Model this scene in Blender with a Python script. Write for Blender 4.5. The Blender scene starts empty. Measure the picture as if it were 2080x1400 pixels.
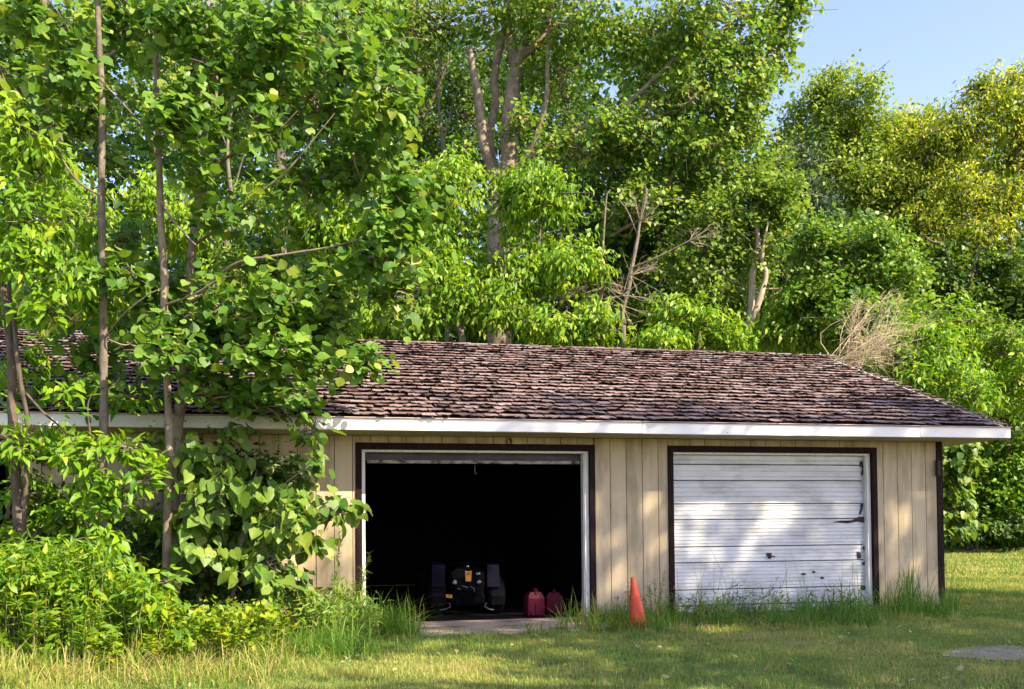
import bpy, bmesh, math, random
import numpy as np
from mathutils import Matrix, Vector, noise as mnoise

random.seed(11)
rng = np.random.default_rng(11)
scene = bpy.context.scene
COL = scene.collection

# ------------------------------------------------------------------ camera
FPX, CX, CD, CH, YAW, ROLL, PVX, PVY, PIT = 2000.0, -0.2661, 11.2418, 1.0415, -0.2203, 0.0091, 1040.0, 1017.5, 0.0272
cam_data = bpy.data.cameras.new('camera')
cam = bpy.data.objects.new('camera', cam_data)
COL.objects.link(cam)
cam_data.sensor_fit = 'HORIZONTAL'
cam_data.sensor_width = 36.0
cam_data.lens = FPX / 2080.0 * 36.0
cam_data.shift_x = 0.0
cam_data.shift_y = (PVY - 700.0) / 2080.0
cam_data.clip_start = 0.1
cam_data.clip_end = 900.0
cam.matrix_world = Matrix.Translation((CX, -CD, CH)) @ Matrix.Rotation(YAW, 4, 'Z') @ Matrix.Rotation(math.pi / 2 + PIT, 4, 'X') @ Matrix.Rotation(-ROLL, 4, 'Z')
scene.camera = cam

# ------------------------------------------------------------------ sky, sun, exposure
SUN_EL, SUN_AZ = math.radians(41.0), math.radians(140.0)       # azimuth clockwise from +Y
SUN_DIR = Vector((math.cos(SUN_EL) * math.sin(SUN_AZ), math.cos(SUN_EL) * math.cos(SUN_AZ), math.sin(SUN_EL)))
world = bpy.data.worlds.new('World')
scene.world = world
world.use_nodes = True
wn = world.node_tree.nodes
wl = world.node_tree.links
wn.clear()
sky = wn.new('ShaderNodeTexSky')
sky.sky_type = 'NISHITA'
sky.sun_disc = False
sky.sun_elevation = SUN_EL
sky.sun_rotation = SUN_AZ
sky.air_density = 1.0
sky.dust_density = 1.0
sky.ozone_density = 3.0
bg = wn.new('ShaderNodeBackground')
bg.inputs['Strength'].default_value = 0.15
wo = wn.new('ShaderNodeOutputWorld')
tone = wn.new('ShaderNodeMixRGB')
tone.blend_type = 'MULTIPLY'
tone.inputs['Fac'].default_value = 1.0
tone.inputs['Color2'].default_value = (1.08, 0.885, 0.90, 1.0)
wl.new(sky.outputs['Color'], tone.inputs['Color1'])
wl.new(tone.outputs['Color'], bg.inputs['Color'])
wl.new(bg.outputs['Background'], wo.inputs['Surface'])
sun_data = bpy.data.lights.new('sun', 'SUN')
sun_data.energy = 4.7
sun_data.angle = math.radians(0.5)
sun_data.color = (1.0, 0.83, 0.58)
sun = bpy.data.objects.new('sun', sun_data)
COL.objects.link(sun)
sun.rotation_euler = SUN_DIR.to_track_quat('Z', 'Y').to_euler()
sun.location = SUN_DIR * 60
scene.view_settings.view_transform = 'Standard'
scene.view_settings.look = 'None'
scene.view_settings.exposure = 1.6
scene.view_settings.gamma = 1.0
scene.view_settings.use_curve_mapping = False
scene.render.engine = 'CYCLES'
scene.cycles.max_bounces = 7
scene.cycles.diffuse_bounces = 4
scene.cycles.glossy_bounces = 2
scene.cycles.transmission_bounces = 5
scene.cycles.use_denoising = True
scene.cycles.sample_clamp_indirect = 6.0


# ------------------------------------------------------------------ helpers: view geometry used when laying the place out
def W(px, py, dep):
    """World point that the photograph shows at pixel (px, py), dep metres along the view axis."""
    a, b = px - PVX, py - PVY
    c, s = math.cos(ROLL), math.sin(ROLL)
    u, v = c * a - s * b, s * a + c * b
    xr, z2 = u / FPX * dep, -v / FPX * dep
    cp, sp = math.cos(PIT), math.sin(PIT)
    yr, Z = dep * cp - z2 * sp, dep * sp + z2 * cp
    c, s = math.cos(YAW), math.sin(YAW)
    return np.array([c * xr - s * yr + CX, s * xr + c * yr - CD, Z + CH])


def PIX(P):
    P = np.atleast_2d(np.asarray(P, float))
    X, Y, Z = P[:, 0] - CX, P[:, 1] + CD, P[:, 2] - CH
    c, s = math.cos(YAW), math.sin(YAW)
    xr, yr = X * c + Y * s, -X * s + Y * c
    cp, sp = math.cos(PIT), math.sin(PIT)
    y2, z2 = yr * cp + Z * sp, -yr * sp + Z * cp
    y2 = np.where(y2 < 0.01, 0.01, y2)
    u, v = FPX * xr / y2, -FPX * z2 / y2
    c, s = math.cos(ROLL), math.sin(ROLL)
    return PVX + c * u + s * v, PVY - s * u + c * v, y2


def on_plane_y(px, py, Y):
    a, b = W(px, py, 1.0), np.array([CX, -CD, CH])
    d = a - b
    return b + d * ((Y + CD) / d[1])


def on_ground(px, py, z=-0.05):
    a, b = W(px, py, 1.0), np.array([CX, -CD, CH])
    d = a - b
    return b + d * ((z - CH) / d[2])


# ------------------------------------------------------------------ helpers: materials
def new_mat(name):
    m = bpy.data.materials.new(name)
    m.use_nodes = True
    nt = m.node_tree
    nt.nodes.clear()
    out = nt.nodes.new('ShaderNodeOutputMaterial')
    return m, nt.nodes, nt.links, out


def ramp(nodes, stops):
    r = nodes.new('ShaderNodeValToRGB')
    el = r.color_ramp.elements
    while len(el) < len(stops):
        el.new(0.5)
    for e, (p, c) in zip(el, stops):
        e.position = p
        e.color = (*c, 1.0)
    return r


def surface_mat(name, stops, scale=(1, 1, 1), nscale=6.0, detail=6, rough=0.7, bump=0.2, bump_scale=40.0, spec=0.3, metallic=0.0, tint=0.0, dist=0.0, second=None):
    """Noise-coloured surface in object space; second = (stops, scale, nscale, lo, hi) laid over it as dirt."""
    m, N, L, out = new_mat(name)
    b = N.new('ShaderNodeBsdfPrincipled')
    b.inputs['Roughness'].default_value = rough
    b.inputs['Specular IOR Level'].default_value = spec
    b.inputs['Metallic'].default_value = metallic
    tc = N.new('ShaderNodeTexCoord')
    geo = N.new('ShaderNodeNewGeometry')
    mp = N.new('ShaderNodeMapping')
    mp.inputs['Scale'].default_value = scale
    L.new(geo.outputs['Position'], mp.inputs['Vector'])
    n = N.new('ShaderNodeTexNoise')
    n.inputs['Scale'].default_value = nscale
    n.inputs['Detail'].default_value = detail
    n.inputs['Roughness'].default_value = 0.65
    n.inputs['Distortion'].default_value = dist
    L.new(mp.outputs['Vector'], n.inputs['Vector'])
    r = ramp(N, stops)
    fac = n.outputs['Fac']
    if tint:
        at = N.new('ShaderNodeAttribute')
        at.attribute_name = 'tint'
        ma = N.new('ShaderNodeMath')
        ma.operation = 'MULTIPLY_ADD'
        L.new(at.outputs['Fac'], ma.inputs[0])
        ma.inputs[1].default_value = tint
        mb = N.new('ShaderNodeMath')
        mb.operation = 'MULTIPLY_ADD'
        L.new(n.outputs['Fac'], mb.inputs[0])
        mb.inputs[1].default_value = 1.0 - tint
        L.new(ma.outputs[0], mb.inputs[2])
        ma.inputs[2].default_value = 0.0
        fac = mb.outputs[0]
    L.new(fac, r.inputs['Fac'])
    colour = r.outputs['Color']
    if second:
        col2, sc2, ns2, lo, hi = second
        mp2 = N.new('ShaderNodeMapping')
        mp2.inputs['Scale'].default_value = sc2
        L.new(geo.outputs['Position'], mp2.inputs['Vector'])
        n2 = N.new('ShaderNodeTexNoise')
        n2.inputs['Scale'].default_value = ns2
        n2.inputs['Detail'].default_value = 5
        n2.inputs['Roughness'].default_value = 0.6
        L.new(mp2.outputs['Vector'], n2.inputs['Vector'])
        mr = N.new('ShaderNodeMapRange')
        mr.inputs['From Min'].default_value = lo
        mr.inputs['From Max'].default_value = hi
        L.new(n2.outputs['Fac'], mr.inputs['Value'])
        mx = N.new('ShaderNodeMixRGB')
        mx.inputs['Color2'].default_value = (*col2, 1)
        L.new(mr.outputs['Result'], mx.inputs['Fac'])
        L.new(colour, mx.inputs['Color1'])
        colour = mx.outputs['Color']
    L.new(colour, b.inputs['Base Color'])
    if bump:
        nb = N.new('ShaderNodeTexNoise')
        nb.inputs['Scale'].default_value = bump_scale
        nb.inputs['Detail'].default_value = 4
        L.new(mp.outputs['Vector'], nb.inputs['Vector'])
        bp = N.new('ShaderNodeBump')
        bp.inputs['Strength'].default_value = bump
        bp.inputs['Distance'].default_value = 0.01
        L.new(nb.outputs['Fac'], bp.inputs['Height'])
        L.new(bp.outputs['Normal'], b.inputs['Normal'])
    L.new(b.outputs['BSDF'], out.inputs['Surface'])
    return m


def leaf_mat(name, stops, transl=0.4, rough=0.45, spec=0.35, trans_gain=(1.25, 1.2, 0.6)):
    """Leaf: colour by the per-leaf attribute 'tint', reflecting and letting light through."""
    m, N, L, out = new_mat(name)
    at = N.new('ShaderNodeAttribute')
    at.attribute_name = 'tint'
    r = ramp(N, stops)
    geo = N.new('ShaderNodeNewGeometry')
    nz = N.new('ShaderNodeTexNoise')
    nz.inputs['Scale'].default_value = 38.0
    nz.inputs['Detail'].default_value = 3
    L.new(geo.outputs['Position'], nz.inputs['Vector'])
    ad = N.new('ShaderNodeMath')
    ad.operation = 'MULTIPLY_ADD'
    L.new(nz.outputs['Fac'], ad.inputs[0])
    ad.inputs[1].default_value = 0.5
    ad.inputs[2].default_value = -0.25
    sm = N.new('ShaderNodeMath')
    sm.operation = 'ADD'
    L.new(ad.outputs[0], sm.inputs[0])
    L.new(at.outputs['Fac'], sm.inputs[1])
    L.new(sm.outputs[0], r.inputs['Fac'])
    b = N.new('ShaderNodeBsdfPrincipled')
    b.inputs['Roughness'].default_value = rough
    b.inputs['Specular IOR Level'].default_value = spec
    L.new(r.outputs['Color'], b.inputs['Base Color'])
    t = N.new('ShaderNodeBsdfTranslucent')
    g = N.new('ShaderNodeMixRGB')
    g.blend_type = 'MULTIPLY'
    g.inputs['Fac'].default_value = 1.0
    g.inputs['Color2'].default_value = (*trans_gain, 1)
    L.new(r.outputs['Color'], g.inputs['Color1'])
    L.new(g.outputs['Color'], t.inputs['Color'])
    mx = N.new('ShaderNodeMixShader')
    mx.inputs['Fac'].default_value = transl
    L.new(b.outputs['BSDF'], mx.inputs[1])
    L.new(t.outputs['BSDF'], mx.inputs[2])
    L.new(mx.outputs['Shader'], out.inputs['Surface'])
    return m


# greens: dark - mid - bright - yellowing
M = {}
M['leaf_poplar'] = leaf_mat('leaf_poplar', [(0.0, (0.045, 0.128, 0.018)), (0.45, (0.099, 0.214, 0.026)), (0.8, (0.171, 0.310, 0.036)), (1.0, (0.324, 0.353, 0.05))], transl=0.42)
M['leaf_basswood'] = leaf_mat('leaf_basswood', [(0.0, (0.054, 0.139, 0.022)), (0.5, (0.135, 0.241, 0.032)), (0.85, (0.216, 0.310, 0.042)), (1.0, (0.324, 0.332, 0.07))], transl=0.42)
M['leaf_boxelder'] = leaf_mat('leaf_boxelder', [(0.0, (0.063, 0.177, 0.010)), (0.5, (0.153, 0.300, 0.013)), (0.85, (0.252, 0.396, 0.016)), (1.0, (0.378, 0.385, 0.02))], transl=0.45)
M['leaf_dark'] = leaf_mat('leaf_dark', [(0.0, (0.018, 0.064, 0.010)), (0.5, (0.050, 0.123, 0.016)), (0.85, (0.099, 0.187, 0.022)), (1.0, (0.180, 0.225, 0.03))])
M['leaf_olive'] = leaf_mat('leaf_olive', [(0.0, (0.063, 0.139, 0.022)), (0.5, (0.144, 0.251, 0.032)), (0.85, (0.234, 0.342, 0.042)), (1.0, (0.342, 0.374, 0.05))], transl=0.45)
M['leaf_yellow'] = leaf_mat('leaf_yellow', [(0.0, (0.10, 0.20, 0.018)), (0.5, (0.26, 0.36, 0.03)), (0.85, (0.44, 0.47, 0.04)), (1.0, (0.58, 0.48, 0.05))], transl=0.5)
M['leaf_weed'] = leaf_mat('leaf_weed', [(0.0, (0.063, 0.171, 0.010)), (0.5, (0.162, 0.300, 0.013)), (0.8, (0.297, 0.374, 0.016)), (1.0, (0.414, 0.364, 0.03))], transl=0.45)
M['needle'] = leaf_mat('needle', [(0.0, (0.016, 0.042, 0.018)), (0.6, (0.035, 0.082, 0.03)), (1.0, (0.075, 0.125, 0.04))], transl=0.12)
M['grass'] = leaf_mat('grass', [(0.0, (0.06, 0.165, 0.035)), (0.35, (0.13, 0.255, 0.05)), (0.6, (0.25, 0.32, 0.06)), (0.82, (0.39, 0.36, 0.11)), (1.0, (0.50, 0.42, 0.22))], transl=0.35, spec=0.2)
M['grass_tall'] = leaf_mat('grass_tall', [(0.0, (0.045, 0.14, 0.02)), (0.5, (0.10, 0.22, 0.025)), (0.8, (0.21, 0.29, 0.03)), (1.0, (0.42, 0.34, 0.14))], transl=0.35, spec=0.25)
M['bark_poplar'] = surface_mat('bark_poplar', [(0.25, (0.07, 0.055, 0.042)), (0.45, (0.185, 0.15, 0.11)), (0.7, (0.31, 0.255, 0.185))], scale=(1, 1, 0.8), nscale=7, rough=0.85, bump=0.6, bump_scale=25, second=((0.05, 0.042, 0.035), (1.2, 1.2, 6.0), 3.0, 0.62, 0.72))
M['bark_grey'] = surface_mat('bark_grey', [(0.25, (0.055, 0.048, 0.04)), (0.5, (0.14, 0.12, 0.095)), (0.75, (0.24, 0.205, 0.16))], scale=(1, 1, 0.5), nscale=14, rough=0.85, bump=0.5, bump_scale=50, second=((0.04, 0.035, 0.03), (1.5, 1.5, 5.0), 5.0, 0.64, 0.74))
M['bark_dark'] = surface_mat('bark_dark', [(0.3, (0.045, 0.035, 0.028)), (0.7, (0.14, 0.11, 0.085))], scale=(1, 1, 0.4), nscale=15, rough=0.9, bump=0.6, bump_scale=40)
M['bark_pale'] = surface_mat('bark_pale', [(0.3, (0.22, 0.175, 0.13)), (0.6, (0.42, 0.35, 0.26)), (0.8, (0.55, 0.48, 0.38))], scale=(1, 1, 0.5), nscale=9, rough=0.85, bump=0.4, bump_scale=40)
M['dead_wood'] = surface_mat('dead_wood', [(0.3, (0.34, 0.27, 0.18)), (0.7, (0.56, 0.47, 0.34))], nscale=8, rough=0.9, bump=0.0)
M['stem'] = surface_mat('stem', [(0.3, (0.14, 0.16, 0.05)), (0.7, (0.26, 0.22, 0.09))], nscale=8, rough=0.8, bump=0.0)


# ------------------------------------------------------------------ helpers: objects
def tag(o, label=None, cat=None, group=None, kind=None):
    if label: o['label'] = label
    if cat: o['category'] = cat
    if group: o['group'] = group
    if kind: o['kind'] = kind
    return o


def link(o, parent=None):
    COL.objects.link(o)
    if parent is not None:
        o.parent = parent
    return o


def empty(name, loc, label, cat, group=None, rz=0.0):
    o = bpy.data.objects.new(name, None)
    o.empty_display_size = 0.2
    o.location = loc
    o.rotation_euler = (0, 0, rz)
    COL.objects.link(o)
    return tag(o, label, cat, group)


def mesh_from(name, V, F, mat, smooth=False, tint=None):
    """V (n,3) array; F (k,3) or (k,4) array or list of tuples; tint per vertex."""
    me = bpy.data.meshes.new(name)
    if isinstance(F, np.ndarray):
        V = np.ascontiguousarray(V, dtype=np.float32)
        F = np.ascontiguousarray(F, dtype=np.int32)
        k = F.shape[1]
        me.vertices.add(len(V))
        me.vertices.foreach_set('co', V.ravel())
        me.loops.add(F.size)
        me.loops.foreach_set('vertex_index', F.ravel())
        me.polygons.add(len(F))
        me.polygons.foreach_set('loop_start', np.arange(0, F.size, k, dtype=np.int32))
        me.polygons.foreach_set('loop_total', np.full(len(F), k, dtype=np.int32))
        me.update(calc_edges=True)
    else:
        me.from_pydata([tuple(map(float, v)) for v in V], [], F)
    if smooth:
        me.polygons.foreach_set('use_smooth', np.ones(len(me.polygons), dtype=bool))
    if tint is not None:
        a = me.attributes.new('tint', 'FLOAT', 'POINT')
        a.data.foreach_set('value', np.ascontiguousarray(tint, dtype=np.float32))
    if mat is not None:
        me.materials.append(mat)
    return me


def obj(name, V, F, mat, parent=None, smooth=False, tint=None, kind=None, local=True):
    """One mesh object; V in world metres, moved into the parent's space when local is True."""
    V = np.asarray(V, float)
    if parent is not None and local:
        V = V - np.array(root_loc(parent))
    o = bpy.data.objects.new(name, mesh_from(name, V, F, mat, smooth, tint))
    link(o, parent)
    if kind: o['kind'] = kind
    return o


def root_loc(p):
    loc = Vector((0, 0, 0))
    while p is not None:
        loc = loc + Vector(p.location)
        p = p.parent
    return loc


class MB:
    """Collects boxes and other pieces of ONE part."""
    def __init__(s):
        s.bm = bmesh.new()

    def box(s, x0, x1, y0, y1, z0, z1, bev=0.0, rot=None, piv=None):
        r = bmesh.ops.create_cube(s.bm, size=1.0)
        vs = r['verts']
        for v in vs:
            v.co = Vector(((x0 + x1) / 2 + v.co.x * (x1 - x0), (y0 + y1) / 2 + v.co.y * (y1 - y0), (z0 + z1) / 2 + v.co.z * (z1 - z0)))
        if bev:
            es = list({e for v in vs for e in v.link_edges})
            bmesh.ops.bevel(s.bm, geom=es, offset=bev, segments=2, profile=0.5, affect='EDGES')
        return s

    def cyl(s, p0, p1, r0, r1=None, n=16, caps=True):
        r1 = r0 if r1 is None else r1
        p0, p1 = Vector(p0), Vector(p1)
        d = p1 - p0
        mat = Matrix.Translation((p0 + p1) / 2) @ d.to_track_quat('Z', 'Y').to_matrix().to_4x4()
        bmesh.ops.create_cone(s.bm, cap_ends=caps, segments=n, radius1=r0, radius2=r1, depth=d.length, matrix=mat)
        return s

    def ball(s, c, r, sc=(1, 1, 1), u=14, v=9):
        mat = Matrix.Translation(c) @ Matrix.Diagonal((*sc, 1))
        bmesh.ops.create_uvsphere(s.bm, u_segments=u, v_segments=v, radius=r, matrix=mat)
        return s

    def tube(s, pts, r, n=8):
        V, F = tube_arrays([np.array(p, float) for p in pts], [r] * len(pts), n, 1, 0)
        vs = [s.bm.verts.new(v) for v in V]
        for f in F:
            s.bm.faces.new([vs[i] for i in f])
        return s

    def poly(s, V, F):
        vs = [s.bm.verts.new(v) for v in V]
        for f in F:
            s.bm.faces.new([vs[i] for i in f])
        return s

    def build(s, name, mat, parent=None, smooth=False, world=True):
        bmesh.ops.recalc_face_normals(s.bm, faces=s.bm.faces[:])
        me = bpy.data.meshes.new(name)
        if parent is not None and world:
            bmesh.ops.translate(s.bm, verts=s.bm.verts[:], vec=-root_loc(parent))
        s.bm.to_mesh(me)
        s.bm.free()
        if smooth:
            for p in me.polygons:
                p.use_smooth = True
        if mat is not None:
            me.materials.append(mat)
        return link(bpy.data.objects.new(name, me), parent)


def catmull(P, sub):
    P = np.asarray(P, float)
    if sub <= 1 or len(P) < 3:
        return P
    Q = np.vstack([2 * P[0] - P[1], P, 2 * P[-1] - P[-2]])
    out = []
    for i in range(1, len(Q) - 2):
        for k in range(sub):
            t = k / sub
            a, b, c, d = Q[i - 1], Q[i], Q[i + 1], Q[i + 2]
            out.append(0.5 * ((2 * b) + (-a + c) * t + (2 * a - 5 * b + 4 * c - d) * t * t + (-a + 3 * b - 3 * c + d) * t ** 3))
    out.append(P[-1])
    return np.array(out)


def tube_arrays(P, R, n=7, sub=3, wob=0.0):
    k0 = len(P)
    P2 = catmull(P, sub)
    R2 = np.interp(np.linspace(0, 1, len(P2)), np.linspace(0, 1, k0), R)
    if wob:
        P2 = P2 + rng.normal(0, 1, P2.shape) * (R2 * wob)[:, None]
        R2 = R2 * (1 + rng.normal(0, 0.06, len(R2)))
    T = np.gradient(P2, axis=0)
    T /= np.linalg.norm(T, axis=1)[:, None] + 1e-9
    ref = np.array([0.31, 0.2, 0.1])
    ref = ref if abs(T[0] @ ref) < 0.9 * np.linalg.norm(ref) else np.array([0.1, -0.3, 0.2])
    A = np.cross(T, ref)
    A /= np.linalg.norm(A, axis=1)[:, None] + 1e-9
    B = np.cross(T, A)
    th = np.arange(n) / n * 2 * math.pi
    V = P2[:, None, :] + R2[:, None, None] * (np.cos(th)[None, :, None] * A[:, None, :] + np.sin(th)[None, :, None] * B[:, None, :])
    m = len(P2)
    i, j = np.meshgrid(np.arange(m - 1), np.arange(n), indexing='ij')
    a, b = i * n + j, i * n + (j + 1) % n
    F = np.stack([a, b, b + n, a + n], -1).reshape(-1, 4)
    return V.reshape(-1, 3), F


class Tubes:
    """Many thin tubes of one part."""
    def __init__(s):
        s.V, s.F, s.n = [], [], 0

    def add(s, P, R, n=5, sub=2, wob=0.0):
        V, F = tube_arrays(P, R, n, sub, wob)
        s.V.append(V)
        s.F.append(F + s.n)
        s.n += len(V)

    def build(s, name, mat, parent, kind=None):
        if not s.V:
            return None
        return obj(name, np.vstack(s.V), np.vstack(s.F), mat, parent, smooth=True, kind=kind)


# leaf outlines: x across, y along (0 stalk, 1 tip), z out of the blade
def tmpl(kind):
    if kind == 'poplar':
        V = [(0, 0, 0), (-.30, .08, .02), (-.47, .32, .05), (-.40, .62, .04), (0, 1, -.10), (.40, .62, .04), (.47, .32, .05), (.30, .08, .02), (0, .45, -.04)]
        F = [(0, 8, 1), (1, 8, 2), (2, 8, 3), (3, 8, 4), (4, 8, 5), (5, 8, 6), (6, 8, 7), (7, 8, 0)]
    elif kind == 'heart':
        V = [(0, .06, 0), (-.22, -.06, .03), (-.46, .12, .06), (-.46, .42, .05), (-.25, .76, .0), (0, 1.02, -.14), (.25, .76, .0), (.46, .42, .05), (.46, .12, .06), (.22, -.06, .03), (0, .48, -.05)]
        F = [(0, 10, 1), (1, 10, 2), (2, 10, 3), (3, 10, 4), (4, 10, 5), (5, 10, 6), (6, 10, 7), (7, 10, 8), (8, 10, 9), (9, 10, 0)]
    elif kind == 'point':
        V = [(0, 0, 0), (-.21, .34, .05), (-.15, .66, -.01), (0, 1, -.16), (.15, .66, -.01), (.21, .34, .05), (0, .42, 0)]
        F = [(0, 6, 1), (1, 6, 2), (2, 6, 3), (3, 6, 4), (4, 6, 5), (5, 6, 0)]
    elif kind == 'lance':
        V = [(0, 0, 0), (-.09, .35, .02), (0, 1, -.2), (.09, .35, .02), (0, .45, 0)]
        F = [(0, 4, 1), (1, 4, 2), (2, 4, 3), (3, 4, 0)]
    else:   # small
        V = [(0, 0, 0), (-.38, .42, .06), (0, 1, -.1), (.38, .42, .06), (0, .45, -.02)]
        F = [(0, 4, 1), (1, 4, 2), (2, 4, 3), (3, 4, 0)]
    return np.array(V, float), np.array(F, int)


def unit(a):
    return a / (np.linalg.norm(a, axis=-1, keepdims=True) + 1e-9)


class Leaves:
    def __init__(s, kind):
        s.kind = kind
        s.P, s.A, s.N, s.S, s.T = [], [], [], [], []

    def add(s, P, A, Nn, S, T):
        s.P.append(P); s.A.append(unit(A)); s.N.append(Nn); s.S.append(S); s.T.append(T)

    def cat(s):
        P, A, Nn, S, T = (np.concatenate(x) for x in (s.P, s.A, s.N, s.S, s.T))
        X = unit(np.cross(A, Nn))
        Z = np.cross(X, A)
        return P, A, X, Z, S, T

    def build(s, name, mat, parent, singles=0, kind='stuff'):
        P, A, X, Z, S, T = s.cat()
        V0, F0 = tmpl(s.kind)
        if singles:
            u, v, d = PIX(P)
            show = (u > 5) & (u < 2075) & (v > 5) & (v < 1395)
            score = np.where(show, S / d, 0) * (0.35 + rng.random(len(P)))
            idx = np.argsort(-score)[:singles]
            idx = idx[score[idx] > 0]
            keep = np.ones(len(P), bool)
            keep[idx] = False
            variants = []
            base = root_loc(parent)
            for k in range(10):
                Vk = V0.copy()
                Vk[:, 2] += 0.10 * (rng.random() - 0.5) * np.sin(Vk[:, 1] * 3) + 0.18 * (rng.random() - 0.35) * np.abs(Vk[:, 0])
                Vk[:, 0] *= rng.uniform(0.85, 1.1)
                variants.append(mesh_from('leaf', Vk, F0, mat, True, np.full(len(Vk), 0.1 + 0.085 * k)))
            for i in idx:
                k = int(np.clip((T[i] - 0.1) / 0.085, 0, 9))
                o = bpy.data.objects.new('leaf', variants[k])
                R = np.stack([X[i], A[i], Z[i]], 1) * S[i]
                mt = Matrix(((*R[0], P[i][0] - base.x), (*R[1], P[i][1] - base.y), (*R[2], P[i][2] - base.z), (0, 0, 0, 1)))
                COL.objects.link(o)
                o.parent = parent
                o.matrix_basis = mt
            P, A, X, Z, S, T = (q[keep] for q in (P, A, X, Z, S, T))
        n, m = len(P), len(V0)
        fold = 1 + rng.normal(0, 0.9, n)
        V = P[:, None, :] + S[:, None, None] * (V0[None, :, 0, None] * X[:, None, :] + V0[None, :, 1, None] * A[:, None, :] + (V0[None, :, 2, None] * fold[:, None, None]) * Z[:, None, :])
        F = (F0[None] + (np.arange(n) * m)[:, None, None]).reshape(-1, 3)
        return obj(name, V.reshape(-1, 3), F, mat, parent, smooth=False, tint=np.repeat(T, m), kind=kind)


SUNV = np.array(SUN_DIR)


def sprays(L, centers, dirs, per, length, size, droop=0.35, tint=(0.5, 0.2), facing=0.5, jitter=0.4):
    """Leafy shoots: each centre carries `per` leaves along a short shoot."""
    n = len(centers)
    dirs = unit(dirs + np.array([0, 0, -droop * 0.5]))
    tt = rng.normal(tint[0], tint[1] * 0.7, n)
    for j in range(per):
        f = (j + rng.random(n)) / per - 0.35
        side = rng.normal(0, 1, (n, 3))
        p = centers + dirs * (f * length)[:, None] + side * (length * 0.16)
        a = unit(dirs * 0.6 + unit(np.cross(dirs, side)) * 0.8 + np.array([0, 0, -droop]) + rng.normal(0, jitter * 0.5, (n, 3)))
        nn = unit(np.array([0, 0, 0.55]) + SUNV * facing + rng.normal(0, jitter, (n, 3)))
        s = size * np.clip(rng.normal(0.95, 0.27, n), 0.4, 1.35)
        t = np.clip(tt + rng.normal(0, tint[1] * 0.95, n), 0.02, 0.9) + 0.1 * (rng.random(n) < 0.012)
        L.add(p, a, nn, s, t)


def crown(L, clumps, dep_default, per=8, length=0.5, size=0.11, droop=0.35, tint=(0.5, 0.2), facing=0.5, lobes=9, shell=0.5, twigs=None, jitter=0.4, root=None, soft=1.25):
    """Clumps (px, py, dep, half-width px, half-height px, half-depth m, shoots): lobed masses of leafy shoots."""
    for ci, (px, py, dep, rx, ry, rd, n) in enumerate(clumps):
        if dep < 10 and ci % 2 == 1:
            dep = dep + 0.75
        c = W(px, py, dep)
        R = np.array([rx * dep / FPX, rd, ry * dep / FPX])
        k = max(3, int(lobes))
        d0 = unit(rng.normal(0, 1, (k, 3)))
        sub = d0 * (shell + (1 - shell) * rng.random((k, 1))) * 0.8
        which = rng.integers(0, k, n)
        spread = 0.75 / k ** 0.42 * soft
        q = sub[which] + rng.normal(0, spread * 0.62, (n, 3))
        ln = np.linalg.norm(q, axis=1)
        q = np.where((ln > 1.15)[:, None], q / ln[:, None] * (0.8 + 0.35 * rng.random((n, 1))), q)
        pts = c + q * R
        out = unit(q * R + np.array([0, 0, 0.15]) + rng.normal(0, 0.35 * np.linalg.norm(R) / 1.7, (n, 3)))
        sprays(L, pts, out, per, length, size, droop, tint, facing, jitter)
        if twigs is not None:
            o = c if root is None else np.asarray(root)
            for i in range(k):
                e = c + sub[i] * R
                mid = c * 0.5 + o * 0.5 if root is None else o * 0.45 + c * 0.55
                mid = mid + rng.normal(0, 0.08, 3) * np.linalg.norm(R)
                twigs.add([mid, (mid + e) / 2 + rng.normal(0, 0.06, 3) * np.linalg.norm(R), e], [0.022 * dep / 18, 0.014 * dep / 18, 0.006 * dep / 18], 4, 2)
                for _ in range(3):
                    e2 = e + rng.normal(0, 0.35, 3) * R
                    twigs.add([(mid + e) / 2 * 0.5 + e * 0.5, (e + e2) / 2 + rng.normal(0, 0.04, 3), e2], [0.010 * dep / 18, 0.007 * dep / 18, 0.003 * dep / 18], 4, 1)

# ================================================================== ground
GZ = -0.05
M['ground'] = surface_mat('ground', [(0.30, (0.075, 0.075, 0.025)), (0.45, (0.13, 0.14, 0.035)), (0.58, (0.19, 0.19, 0.05)), (0.72, (0.28, 0.23, 0.12))], nscale=1.3, detail=10, rough=0.95, bump=0.9, bump_scale=60, spec=0.1,
                          second=((0.10, 0.085, 0.055), (1, 1, 1), 0.45, 0.60, 0.75))
gx = np.concatenate([np.linspace(-420, -30, 14), np.linspace(-26, 40, 80), np.linspace(46, 460, 14)])
gy = np.concatenate([np.linspace(-200, -20, 8), np.linspace(-17, 45, 76), np.linspace(50, 600, 16)])
XX, YY = np.meshgrid(gx, gy, indexing='ij')
ZZ = np.array([[GZ + (0.018 * mnoise.noise((x * 0.7, y * 0.7, 3.1)) if -26 < x < 40 and -17 < y < 45 else 0) for y in gy] for x in gx])
inside = (XX > -9.5) & (XX < 8.6) & (YY > -2.2) & (YY < 8.4)
ZZ = np.where(inside, GZ, ZZ)
gi, gj = np.meshgrid(np.arange(len(gx) - 1), np.arange(len(gy) - 1), indexing='ij')
ga = gi * len(gy) + gj
GF = np.stack([ga, ga + len(gy), ga + len(gy) + 1, ga + 1], -1).reshape(-1, 4)
ground = obj('ground', np.stack([XX, YY, ZZ], -1).reshape(-1, 3), GF, M['ground'], smooth=True)
tag(ground, 'mown lawn ground of mixed green and straw coloured turf', kind='structure')


def ground_z(x, y):
    return GZ + (0.018 * mnoise.noise((x * 0.7, y * 0.7, 3.1)) if not (-9.5 < x < 8.6 and -2.2 < y < 8.4) else 0)


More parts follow.
